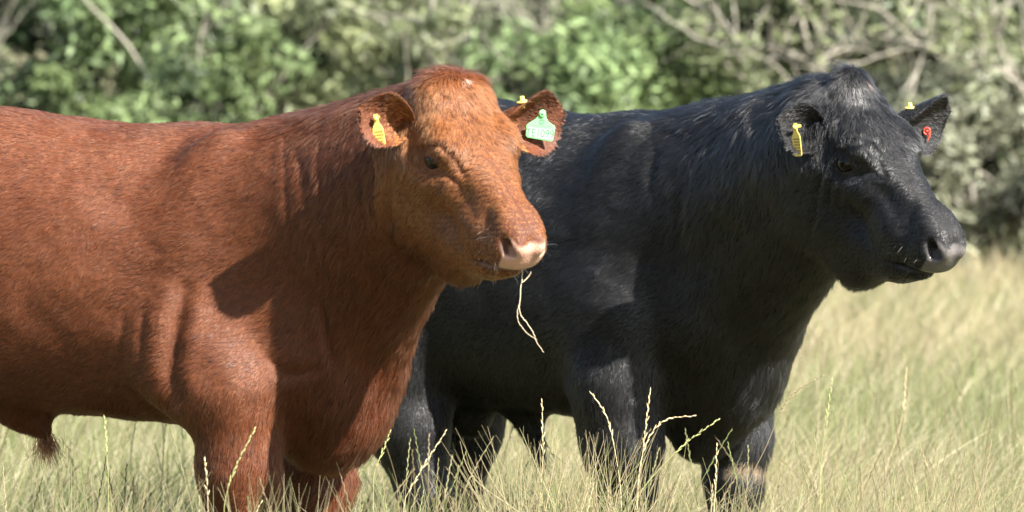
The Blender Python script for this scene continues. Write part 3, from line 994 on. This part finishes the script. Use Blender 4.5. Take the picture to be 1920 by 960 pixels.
def grow_coat(b, root, data, count, mat, col, col_face, pale_sheen_col, seed, rad=.0005, spots=(), longer=1.0, deepen=(.46, .53, .42), pale_sheen_frac=.06):
    body, V, F, N, h, part, mk = data
    g = np.random.default_rng(seed)
    T = np.concatenate([F[:, [0, 1, 2]], F[:, [0, 2, 3]]])
    fn = np.cross(V[T[:, 1]] - V[T[:, 0]], V[T[:, 2]] - V[T[:, 0]])
    area = np.linalg.norm(fn, axis=1) / 2
    bare = np.maximum.reduce([mk['nose'], mk['nost'], mk['lid'] * .8, mk['lip']])
    C = V[T].mean(1)
    q = b.px(C)
    cd = unit(b.to_world(C) - CAM)
    nw = unit(fn); nw = nw[:, :1] * b.f + nw[:, 1:2] * b.l + nw[:, 2:3] * np.array([0, 0, 1.0])
    facing = -(cd * nw).sum(1)
    dens = .12 + .88 * smooth(-.45, -.1, facing)
    inside = (q[:, 0] > -140) & (q[:, 0] < 2060) & (q[:, 1] < 1040)
    dens = dens * np.where(inside, 1, .12)
    hc = h[T].mean(1)
    onhead = (hc[:, 0] > -.03) & (np.abs(hc[:, 1]) < .2) & (hc[:, 2] > -.3)
    dens = dens * np.where(onhead, 1.7, 1)
    dens = dens * (1 - bare[T].mean(1)).clip(0, 1) ** 2
    pr = area * dens; pr /= pr.sum()
    ti = g.choice(len(T), count, p=pr)
    r1 = np.sqrt(g.random(count))[:, None]; r2 = g.random(count)[:, None]
    w = np.concatenate([1 - r1, r1 * (1 - r2), r1 * r2], 1)
    P = (V[T[ti]] * w[:, :, None]).sum(1)
    Nn = unit((N[T[ti]] * w[:, :, None]).sum(1))
    hh = b.to_head(P)
    pt = part[T[ti, 0]]
    # ---- flow of the hair
    x, z = P[:, 0:1], P[:, 2:3]
    body_d = np.broadcast_to(np.array([-1, 0, -.55]), P.shape)
    leg_d = np.broadcast_to(np.array([-.25, 0, -1.0]), P.shape)
    neck_d = np.broadcast_to(np.array([-.55, 0, -1.0]), P.shape)
    wl = smooth(.78, .62, z); wn = smooth(.10, .30, x)
    D = body_d * (1 - wn) + neck_d * wn
    D = D * (1 - wl) + leg_d * wl
    sy = np.sign(hh[:, 1:2])
    down = np.array([0, 0, -1.0]); U, Wd, Vd = b.HR
    fore = U * .75 + Wd * sy * .55 * smooth(0, .05, np.abs(hh[:, 1:2])) + down * .2
    face = -Vd * .75 + Wd * sy * .35 - U * .30 + down * .25
    wf = smooth(.15, .24, hh[:, 0:1] - .6 * (hh[:, 2:3] + .02))
    hd = fore * (1 - wf) + face * wf
    hm = smooth(-.05, .04, hh[:, 0:1]) * smooth(-.33, -.20, hh[:, 2:3]) * (np.abs(hh[:, 1:2]) < .16)
    D = D * (1 - hm) + hd * hm
    er = (pt > 0)
    D[er] = unit(P[er] - b.H(.03, 0, -.09)) + np.array([0, 0, -.25])
    nz = lambda s, o: np.stack([noise3(P + o + k * 17.3, s) for k in range(3)], -1)
    D = unit(D) + .26 * nz(.11, 1) + .26 * nz(.028, 4) + .30 * nz(.009, 8) + .16 * g.normal(size=P.shape)
    D = unit(D - (D * Nn).sum(1, keepdims=True) * Nn)
    # ---- length
    Ln = .0125 + .009 * wn[:, 0] + .012 * smooth(.72, .60, P[:, 2]) * smooth(.1, .2, P[:, 0])
    Lh = np.interp(hh[:, 0], [-.05, .0, .10, .17, .25, .38, .47], [.020, .018, .018, .012, .010, .008, .005])
    Ln = Ln * (1 - hm[:, 0]) + Lh * hm[:, 0]
    Ln = np.where(pt == 1, .0065, np.where(pt == 2, .0085, Ln))
    crest = smooth(.55, .95, Nn[:, 2]) * smooth(.0, .2, P[:, 0]) * (1 - hm[:, 0])
    Ln = Ln * (1 + .5 * crest)
    Ln = Ln * (1 + (longer - 1) * (1 - hm[:, 0]) * smooth(-.35, -.1, P[:, 0]) * smooth(.6, .75, P[:, 2]) * smooth(.02, -.12, hh[:, 0]))
    Ln = Ln * (.65 + .7 * g.random(count)) * (1 + .25 * noise3(P, .03))
    lift = .16 + .10 * g.random(count) + .18 * np.abs(noise3(P + 2, .02)) + .25 * crest + .10 * (pt > 0)
    k = 4
    t = np.linspace(0, 1, k)[None, :, None]
    Pts = P[:, None] - Nn[:, None] * .0006 + Ln[:, None, None] * (D[:, None] * t + Nn[:, None] * (lift[:, None, None] * (t - .45 * t * t)))
    Pts[:, :, 2] -= (Ln[:, None] * .12) * (t[:, :, 0] ** 2)
    # strands gather into small tufts towards their tips
    cell = np.floor((P + .004 * nz(.02, 21)) / np.array([.008, .010, .011])).astype(np.int64) + 4096
    cid = np.unique((cell[:, 0] * 8192 + cell[:, 1]) * 8192 + cell[:, 2], return_inverse=True)[1]
    cn = np.bincount(cid)
    mean = np.stack([np.bincount(cid, P[:, a]) for a in range(3)], -1) / cn[:, None]
    pull = (mean[cid] - P); pull -= (pull * Nn).sum(1, keepdims=True) * Nn
    Pts += pull[:, None] * (.6 * t ** 1.3)
    crand = g.normal(size=len(cn))[cid]
    Pts += Nn[:, None] * (np.abs(crand)[:, None, None] * .09 * Ln[:, None, None] * t)
    R = rad * np.linspace(1, .25, k)[None] * (.7 + .6 * g.random((count, 1)))
    # ---- colour: the coat varies in tufts and patches
    m = noise3(P + 1, .25) * .5 + noise3(P + 6, .06) * .3
    tuft = crand * .15 + noise3(P + 3, .006) * .25 + g.normal(size=count) * .2
    fm = (hm[:, 0] * smooth(.02, .12, hh[:, 0] + .1))[:, None]
    Cc = np.array(col)[None] * (1 - fm) + np.array(col_face)[None] * fm
    # deeper coat colour on neck, brisket and low flanks, the latter with painted shading
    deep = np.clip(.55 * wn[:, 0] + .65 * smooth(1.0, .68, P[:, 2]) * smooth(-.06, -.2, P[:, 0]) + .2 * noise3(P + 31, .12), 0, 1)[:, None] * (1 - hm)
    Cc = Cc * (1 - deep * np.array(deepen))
    Cc = Cc * (1 + .16 * m + tuft)[:, None]
    Cc[pt == 2] *= 1.5
    pale_or_sheen = (g.random(count) < pale_sheen_frac)  # random paler strands; on the black coat they paint sheen into the colour
    Cc[pale_or_sheen] = Cc[pale_or_sheen] * .35 + np.array(pale_sheen_col)[None] * .65
    Cc = np.clip(Cc, .002, .9)
    q = b.px(P)
    for (sx, sy, rx, ry, thr, cl) in spots:
        e = ((q[:, 0] - sx) / rx) ** 2 + ((q[:, 1] - sy) / ry) ** 2 + .8 * noise3(P + 13, .012)
        mm = (e < thr) & ((Nn * b.to_local(b.O + np.array([0, -1.0, 0]))).sum(1) > -.2)
        Cc[mm] = np.array(cl) * (1 + .2 * g.normal(size=(mm.sum(), 1)))
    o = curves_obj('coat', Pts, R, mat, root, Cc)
    nj = unit(Nn + .09 * g.normal(size=Nn.shape) + .06 * crand[:, None] * D)
    o.data.attributes.new('hide_normal', 'FLOAT_VECTOR', 'CURVE').data.foreach_set('vector', nj.astype(np.float32).ravel())
    return o

def whiskers(b, root, mat, seed, n=150, col=(.6, .45, .35)):
    """Sparse stiff hairs round the lips and chin."""
    g = np.random.default_rng(seed)
    body, V, F, N, h, part, mk = DATA[id(b)]
    m = np.where((h[:, 0] > .375) & (mk['nose'] < .5) & (part == 0) & (h[:, 2] < -.03))[0]
    i = g.choice(m, n)
    D = unit(N[i] + .5 * g.normal(size=(n, 3)) + np.array([0, 0, -.25]))
    Ln = .008 + .018 * g.random(n)
    t = np.linspace(0, 1, 4)[None, :, None]
    P = V[i][:, None] + D[:, None] * (Ln[:, None, None] * t) + np.array([0, 0, -.25]) * (Ln[:, None, None] * t * t)
    R = np.linspace(.00025, .00008, 4)[None] * np.ones((n, 1))
    return curves_obj('whiskers', P, R, mat, root, np.tile(np.array(col), (n, 1)))

HAIR = hair_material('coat_hair'); GLOSSY = hair_material('glossy_coat_hair', .24, .35, 1.65, .42, .6, .5)
STIFF = hair_material('whisker_hair', mix=1.0)
DATA = {id(RED): red_data, id(BLACK): black_data}
NS = 300000
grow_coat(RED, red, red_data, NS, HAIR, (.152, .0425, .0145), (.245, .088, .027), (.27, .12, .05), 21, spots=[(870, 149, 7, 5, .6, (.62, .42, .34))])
grow_coat(BLACK, black, black_data, NS, GLOSSY, (.0112, .0112, .0116), (.0085, .0085, .0090), (.040, .041, .046), 22, pale_sheen_frac=.07, longer=1.3, deepen=(0, 0, 0), spots=[(1624, 150, 6, 6, .4, (.30, .19, .14)), (1395, 872, 42, 15, .75, (.40, .29, .19)), (1365, 885, 26, 10, .5, (.32, .24, .15))])

def sheath_tuft(b, root, p0, n, seed, col, ln):
    """Long coarse hairs at the tip of the sheath."""
    g = np.random.default_rng(seed)
    P = p0 + g.normal(size=(n, 3)) * np.array([.012, .010, .010])
    D = unit(np.array([.15, 0, -1.0]) + g.normal(size=(n, 3)) * .28)
    L = ln * (.5 + g.random(n)); t = np.linspace(0, 1, 5)[None, :, None]
    Q = P[:, None] + D[:, None] * (L[:, None, None] * t) + g.normal(size=(n, 1, 3)) * .008 * t ** 2
    return curves_obj('sheath_tuft', Q, np.tile(np.linspace(.0006, .0002, 5), (n, 1)), STIFF, root, np.tile(np.array(col), (n, 1)) * (1 + .3 * g.normal(size=(n, 1))))
sheath_tuft(RED, red, RED.L(86, 822, 0), 260, 41, (.05, .017, .007), .045)
sheath_tuft(BLACK, black, BLACK.L(1012, 852, 0), 160, 42, (.008, .008, .008), .04)
whiskers(RED, red, STIFF, 31, 110); whiskers(BLACK, black, STIFF, 32, 110, (.25, .24, .24))
# ------------------------------------------------------------------ single grass stalks in front
def prominent_stalk(path, D, label, col, seed, head=.16):
    g = np.random.default_rng(seed)
    w = np.array([at(p[0], p[1], D) for p in path])
    root = bpy.data.objects.new('grass_stalk', None); b0 = w[0].copy(); b0[2] = -.03; root.location = b0; link(root)
    tag(root, label, 'grass stalk', 'tall seed stalks in front of the bulls')
    pts = np.concatenate([[b0], w])
    seg = np.concatenate([[0], np.cumsum(np.linalg.norm(np.diff(pts, axis=0), axis=1))])
    s = np.linspace(0, seg[-1], 30)
    P = np.stack([catmull(seg, pts[:, a], s) for a in range(3)], -1) - b0
    m = simple_mat('stalk_straw', col, .6, .3)
    v, f = tri_tube(P, np.linspace(.0013, .0006, 30), 6)
    mesh_obj('stem', v, f, m, root)
    Vs, Fs, n = [], [], 0
    ns = int(head / .010)
    for i in range(ns):
        q = seg[-1] - head * (1 - i / ns)
        p = np.array([np.interp(q, s, P[:, a]) for a in range(3)]); p2 = np.array([np.interp(min(q + .01, s[-1]), s, P[:, a]) for a in range(3)])
        d = unit(p2 - p + 1e-6); o = unit(np.cross(d, [0, 1, .2])) * (1 if i % 2 else -1)
        l = .016 * (1.1 - .5 * i / ns) * g.uniform(.7, 1.25); e = unit(d + o * g.uniform(.06, .26) + g.normal(size=3) * .08)
        v, f = tri_tube(np.array([p, p + e * l * .3, p + e * l * .7, p + e * l]), [.0007, .0014, .0011, .0003], 5)
        Vs.append(v); Fs += [tuple(k + n for k in x) for x in f]; n += len(v)
    mesh_obj('seed_head', np.concatenate(Vs), Fs, m, root)

ST = (.55, .46, .27); GS = (.33, .34, .14); DK = (.24, .19, .11)
for i, (path, D, lab, col, hd) in enumerate([
    ([(1395, 945), (1440, 830), (1480, 745), (1545, 703)], 13.1, 'dark seed stalk bowing right in front of the far black foreleg', DK, .14),
    ([(1538, 900), (1545, 820), (1561, 708)], 13.4, 'upright green seed stalk right of the far black foreleg', GS, .12),
    ([(1165, 950), (1150, 830), (1135, 775), (1105, 733)], 12.9, 'straw seed stalk leaning left over the near black foreleg', ST, .14),
    ([(1195, 950), (1206, 840), (1220, 726)], 12.9, 'straw seed stalk standing straight before the near black foreleg', ST, .14),
    ([(1195, 955), (1212, 830), (1245, 788), (1305, 780)], 12.8, 'straw seed stalk arching right beside the near black foreleg', ST, .16),
    ([(1190, 960), (1265, 850), (1350, 784)], 12.7, 'green seed stalk slanting right beneath the black chest', GS, .13),
    ([(1340, 960), (1342, 900), (1344, 830)], 12.8, 'short upright seed stalk before the far black knee', ST, .11),
    ([(757, 950), (785, 890), (838, 805)], 12.2, 'pale seed stalk slanting right before the black hind leg', ST, .16),
    ([(420, 960), (436, 890), (480, 800)], 11.7, 'green seed stalk slanting over the near red foreleg', GS, .14),
    ([(203, 900), (200, 850), (196, 780)], 12.0, 'green seed stalk standing right of the red sheath', GS, .08),
    ([(1012, 950), (1018, 850), (1016, 748)], 12.9, 'straw seed stalk rising below the belly of the black bull', ST, .13),
    ([(390, 960), (388, 905), (383, 858)], 11.8, 'short pale seed stalk left of the near red foreleg', ST, .08),
    ([(1650, 940), (1692, 780), (1700, 690)], 15.0, 'blurred pale seed stalk standing alone in the right meadow', ST, .12),
    ([(700, 900), (720, 840), (733, 805)], 12.4, 'green seed stalk poking up below the red brisket', GS, .09),
]):
    prominent_stalk(path, D, lab, col, 400 + i, hd)

# ------------------------------------------------------------------ ear tags
from mathutils.bvhtree import BVHTree
BV = {}
for _b in (RED, BLACK):
    _d = DATA[id(_b)]
    BV[id(_b)] = BVHTree.FromPolygons(_b.to_world(_d[1]).tolist(), _d[2].tolist())
def hit(b, px, py):
    h = BV[id(b)].ray_cast(Vector(CAM), Vector(ray(px, py)).normalized())[0]
    return np.array(h) if h is not None else None

def extrude(outline, org, ax, ay, th):
    """Flat plate from a 2-D outline, with thickness th and a chamfered rim."""
    o = np.asarray(outline, float); n = len(o); az = np.cross(ax, ay)
    c = o.mean(0); ins = c + (o - c) * .955
    R = [(ins, th / 2), (o, th / 4), (o, -th / 4), (ins, -th / 2)]
    V = np.concatenate([[org + p[0] * ax + p[1] * ay + z * az for p in q] for q, z in R])
    F = [tuple(range(n)), tuple(range(4 * n - 1, 3 * n - 1, -1))]
    for k in range(3):
        F += [(k * n + i, (k + 1) * n + i, (k + 1) * n + (i + 1) % n, k * n + (i + 1) % n) for i in range(n)]
    return V - org, F

def round_poly(pts, r=.15, seg=4):
    pts = np.asarray(pts, float); out = []
    n = len(pts)
    for i in range(n):
        a, b, c = pts[i - 1], pts[i], pts[(i + 1) % n]
        p = b + (a - b) * r; q = b + (c - b) * r
        for t in np.linspace(0, 1, seg):
            out.append((1 - t) ** 2 * p + 2 * t * (1 - t) * b + t * t * q)
    return np.array(out)

def lathe(prof, org, axis, seg=16):
    a = unit(axis); e = unit(np.cross(a, [.3, .5, .81])); f = np.cross(a, e)
    V = []; F = []
    for r, h in prof:
        V += [org + a * h + r * (cos(2 * pi * s / seg) * e + sin(2 * pi * s / seg) * f) for s in range(seg)]
    for i in range(len(prof) - 1):
        F += [(i * seg + s, i * seg + (s + 1) % seg, (i + 1) * seg + (s + 1) % seg, (i + 1) * seg + s) for s in range(seg)]
    F += [tuple(range(seg))[::-1], tuple((len(prof) - 1) * seg + s for s in range(seg))]
    return np.array(V), F

def plastic(name, col):
    m = simple_mat(name, col, .42, .45)
    m.node_tree.nodes['Principled BSDF'].inputs['Subsurface Weight'].default_value = 0
    return m
YEL = plastic('yellow_plastic', (.78, .60, .13)); GRN = plastic('green_plastic', (.22, .66, .26)); REDP = plastic('red_plastic', (.62, .07, .04))
INK = simple_mat('tag_ink', (.10, .19, .15), .6); INKY = simple_mat('tag_ink_brown', (.22, .15, .03), .6); HOLE = simple_mat('stud_recess', (.02, .06, .04), .7)
LIGHTG = plastic('green_plastic_worn', (.40, .76, .43))

def tag_root(P, label):
    r = bpy.data.objects.new('ear_tag', None); r.location = P; r.empty_display_size = .03; link(r)
    return tag(r, label, 'ear tag')

def text_mesh(name, s, size, org, ax, ay, mat, parent, xs=1.0, extr=.0002):
    cu = bpy.data.curves.new(name, 'FONT'); cu.body = s; cu.size = size; cu.align_x = 'CENTER'; cu.align_y = 'CENTER'; cu.extrude = extr; cu.offset = size * .004
    tmp = bpy.data.objects.new(name, cu); scene.collection.objects.link(tmp)
    bpy.context.view_layer.update()
    me = bpy.data.meshes.new_from_object(tmp.evaluated_get(bpy.context.evaluated_depsgraph_get()))
    bpy.data.objects.remove(tmp)
    az = np.cross(ax, ay)
    for v in me.vertices:
        c = v.co.copy(); p = org + c.x * xs * ax + c.y * ay + c.z * az
        v.co = p
    me.materials.clear(); me.materials.append(mat)
    o = bpy.data.objects.new(name, me); link(o, parent)
    return o

def frame_yaw(yaw, tilt=0.0, roll=0.0):
    """Plate axes: x right, y up, normal towards the camera, turned by yaw."""
    y, r = radians(yaw), radians(roll)
    ax = np.array([cos(y), sin(y), 0]); n = np.array([sin(y), -cos(y), 0]); ay = np.array([0, 0, 1.0])
    t = radians(tilt); ay = cos(t) * ay + sin(t) * n
    return cos(r) * ax + sin(r) * ay, cos(r) * ay - sin(r) * ax

def flag_tag(b, px, py, label, yaw, roll, length=.060, w0=.010, w1=.024, off=.016):
    h = hit(b, px, py)
    P = h - unit(np.asarray(h) - CAM) * off
    r = tag_root(P, label)
    ax, ay = frame_yaw(yaw, 6, roll)
    out = round_poly([(-w0 / 2, .009), (w0 / 2, .009), (w0 / 2, -.010), (w1 / 2, -.022), (w1 / 2, -length), (-w1 / 2, -length), (-w1 / 2, -.022), (-w0 / 2, -.010)], .18)
    V, F = extrude(out, P, ax, ay, .0022); mesh_obj('plate', V, F, YEL, r, False)
    n = np.cross(ax, ay)
    V, F = lathe([(.0045, -.018), (.0045, .003), (.0056, .003), (.0056, .0050), (.0040, .0058), (.0036, .0078)], np.zeros(3), n); mesh_obj('stud', V, F, YEL, r)
    Vs, Fs, k = [], [], 0
    g = np.random.default_rng(int(px))
    for row in range(5):
        x = -w1 * .36
        while x < w1 * .34:
            w = g.uniform(.0012, .0030); hh = .0042 if row < 4 else .005
            yy = -.027 - row * .0068
            if -yy + hh < length:
                q = [(x, yy), (x + w, yy), (x + w, yy - hh), (x, yy - hh)]
                Vs += [p[0] * ax + p[1] * ay + n * .0014 for p in q]; Fs.append((k, k + 1, k + 2, k + 3)); k += 4
            x += w + .0011
    mesh_obj('printed_marks', Vs, Fs, INKY, r, False)

def button_tag(b, px, py, label, lean=0.0):
    """Back stud of a tag, standing on the upper edge of the ear."""
    for dy in range(0, 110, 1):
        h = hit(b, px, py + dy)
        if h is not None and (h - CAM) @ C_FWD < (b.to_world(b.H(.03, 0, -.09)) - CAM) @ C_FWD + .35: break
    r = tag_root(h, label)
    ax = unit(np.array([lean, -.18, 1.0]))
    s = .95
    V, F = lathe([(.004 * s, -.012), (.004 * s, .0), (.0150 * s, .001), (.0150 * s, .0028), (.0075 * s, .0042)], np.zeros(3), ax); mesh_obj('disc', V, F, YEL, r)
    V, F = lathe([(.0075 * s, .0040), (.0058 * s, .0055), (.0055 * s, .0125), (.0042 * s, .0135)], np.zeros(3), ax); mesh_obj('stud', V, F, YEL, r)

flag_tag(RED, 705, 222, 'yellow printed flag tag hanging in the cupped near ear of the red bull', -14, 8)
flag_tag(BLACK, 1491, 238, 'yellow flag tag hanging in the near ear of the black bull', -40, 3, .070, off=.034)
button_tag(RED, 980, 130, 'yellow button stud on top of the far ear of the red bull', -.15)
button_tag(BLACK, 1706, 160, 'yellow button stud on top of the far ear of the black bull', -.05)

# green plate tag with its number
h = hit(RED, 1017, 214)
P = h - unit(h - CAM) * .030
gt = tag_root(P, 'green ear tag printed TE1099 on the far ear of the red bull')
ax, ay = frame_yaw(-4, 4, -5)
kx = 1.0 * ((h - CAM) @ C_FWD) / F_PX / cos(radians(12))
ky = kx * cos(radians(12))
lobe = [(-6, 4), (-4.5, 7), (0, 8.5), (4.5, 7), (6, 4)]
body = [(7.5, -6), (12, -13), (24, -20), (25.5, -24), (23, -48), (20, -50), (-24, -46), (-27, -43), (-27.5, -24), (-25, -20), (-12, -10), (-7.5, -4)]
out = np.array([(x * kx, y * ky) for x, y in lobe + body])
V, F = extrude(out[::-1], P, ax, ay, .0024); mesh_obj('plate', V, F, GRN, gt, False)
nn = np.cross(ax, ay)
V, F = lathe([(.0050, -.034), (.0050, .002), (.0062, .0022), (.0062, .0042), (.0050, .0050), (.0028, .0050)], np.zeros(3), nn); st_ = mesh_obj('stud', V, F, GRN, gt)
V, F = lathe([(.0024, .0051), (.0020, .0052)], np.zeros(3), nn); mesh_obj('stud_recess', V, F, HOLE, st_)
panel = round_poly([(-26 * kx, -27 * ky), (23.5 * kx, -28 * ky), (21 * kx, -47 * ky), (-24.5 * kx, -44 * ky)], .12)
V, F = extrude(panel[::-1], P, ax, ay, .0004); mesh_obj('worn_panel', V + nn * .00135, F, LIGHTG, gt, False)
text_mesh('number_print', 'TE1099', 21 * ky, np.array(-1.5 * kx * ax - 36.5 * ky * ay + nn * .0018), ax, ay, INK, gt, .82)
text_mesh('logo_print', 'D', 11 * ky, np.array(0 * ax - 14.5 * ky * ay + nn * .0016), ax, ay, INK, gt)
ring = [np.array([cos(t) * 5.2 * kx, sin(t) * 5.2 * ky]) for t in np.linspace(0, 2 * pi, 24)]
V, F = tri_tube(np.array([p[0] * ax + (p[1] - 14.5 * ky) * ay + nn * .0013 for p in ring]), .0003, 5); mesh_obj('logo_ring', V, F, INK, gt)
sc_ = [np.array([x * kx, (-22.5 + 1.1 * sin(x * 1.9)) * ky]) for x in np.linspace(-17, 19, 60)]
V, F = tri_tube(np.array([p[0] * ax + p[1] * ay + nn * .0013 for p in sc_]), .00022, 4); mesh_obj('script_print', V, F, INK, gt)

# red looped tag in the far ear of the black bull
h = hit(BLACK, 1738, 246)
P = h - unit(h - CAM) * .012
rt = tag_root(P, 'red looped tag in the far ear of the black bull')
k1 = ((h - CAM) @ C_FWD) / F_PX
ax, ay = frame_yaw(-10)
lp = [np.array([cos(t) * 6.2 * k1, sin(t) * 6.2 * k1]) for t in np.linspace(radians(-70), radians(260), 26)]
V, F = tri_tube(np.array([p[0] * ax + p[1] * ay for p in lp]), .0022, 8); mesh_obj('loop', V, F, REDP, rt)
tl = np.array([(5.5, -4), (5, -9), (2, -15), (1.5, -17), (1.5, -18)]) * k1
tt = np.linspace(0, 4, 20); tl = np.stack([np.interp(tt, range(5), tl[:, a]) for a in (0, 1)], -1)
V, F = tri_tube(np.array([p[0] * ax + p[1] * ay for p in tl]), np.linspace(.0022, .0016, 20), 8); mesh_obj('tail', V, F, REDP, rt)
V, F = lathe([(.0030, -.012), (.0030, .0015), (.0018, .002)], np.zeros(3), np.cross(ax, ay)); mesh_obj('stud', V, F, REDP, rt)

# ------------------------------------------------------------------ straw hanging from the red bull's mouth
mD = (RED.to_world(RED.H(.435, .0, -.14)) - CAM) @ C_FWD - .03
m0 = at(985, 512, mD)
sr = bpy.data.objects.new('straw', None); sr.location = m0; link(sr)
tag(sr, 'forked dry straw dangling from the mouth of the red bull', 'straw')
STRAWM = simple_mat('dry_straw', (.62, .52, .36), .55, .3)
for nm, line in (('stem', [(980, 505), (977, 540), (974, 575), (978, 592), (988, 606), (1000, 624), (1006, 640), (1012, 650), (1019, 661)]),
                 ('side_stem', [(973, 572), (970, 588), (974, 606), (984, 620), (996, 630), (1007, 637)]),
                 ('fork', [(978, 530), (986, 524), (993, 516), (995, 510)])):
    q = np.array([at(p[0], p[1], mD + .004 * i) for i, p in enumerate(line)]) - m0
    t = np.arange(len(q)); s = np.linspace(0, len(q) - 1, 40)
    q = np.stack([catmull(t, q[:, a], s) for a in range(3)], -1) + np.random.default_rng(5).normal(size=(40, 3)) * .0006
    V, F = tri_tube(q, np.linspace(.0012, .0006, 40) * (1 if nm == 'stem' else .8), 6); mesh_obj(nm, V, F, STRAWM, sr)
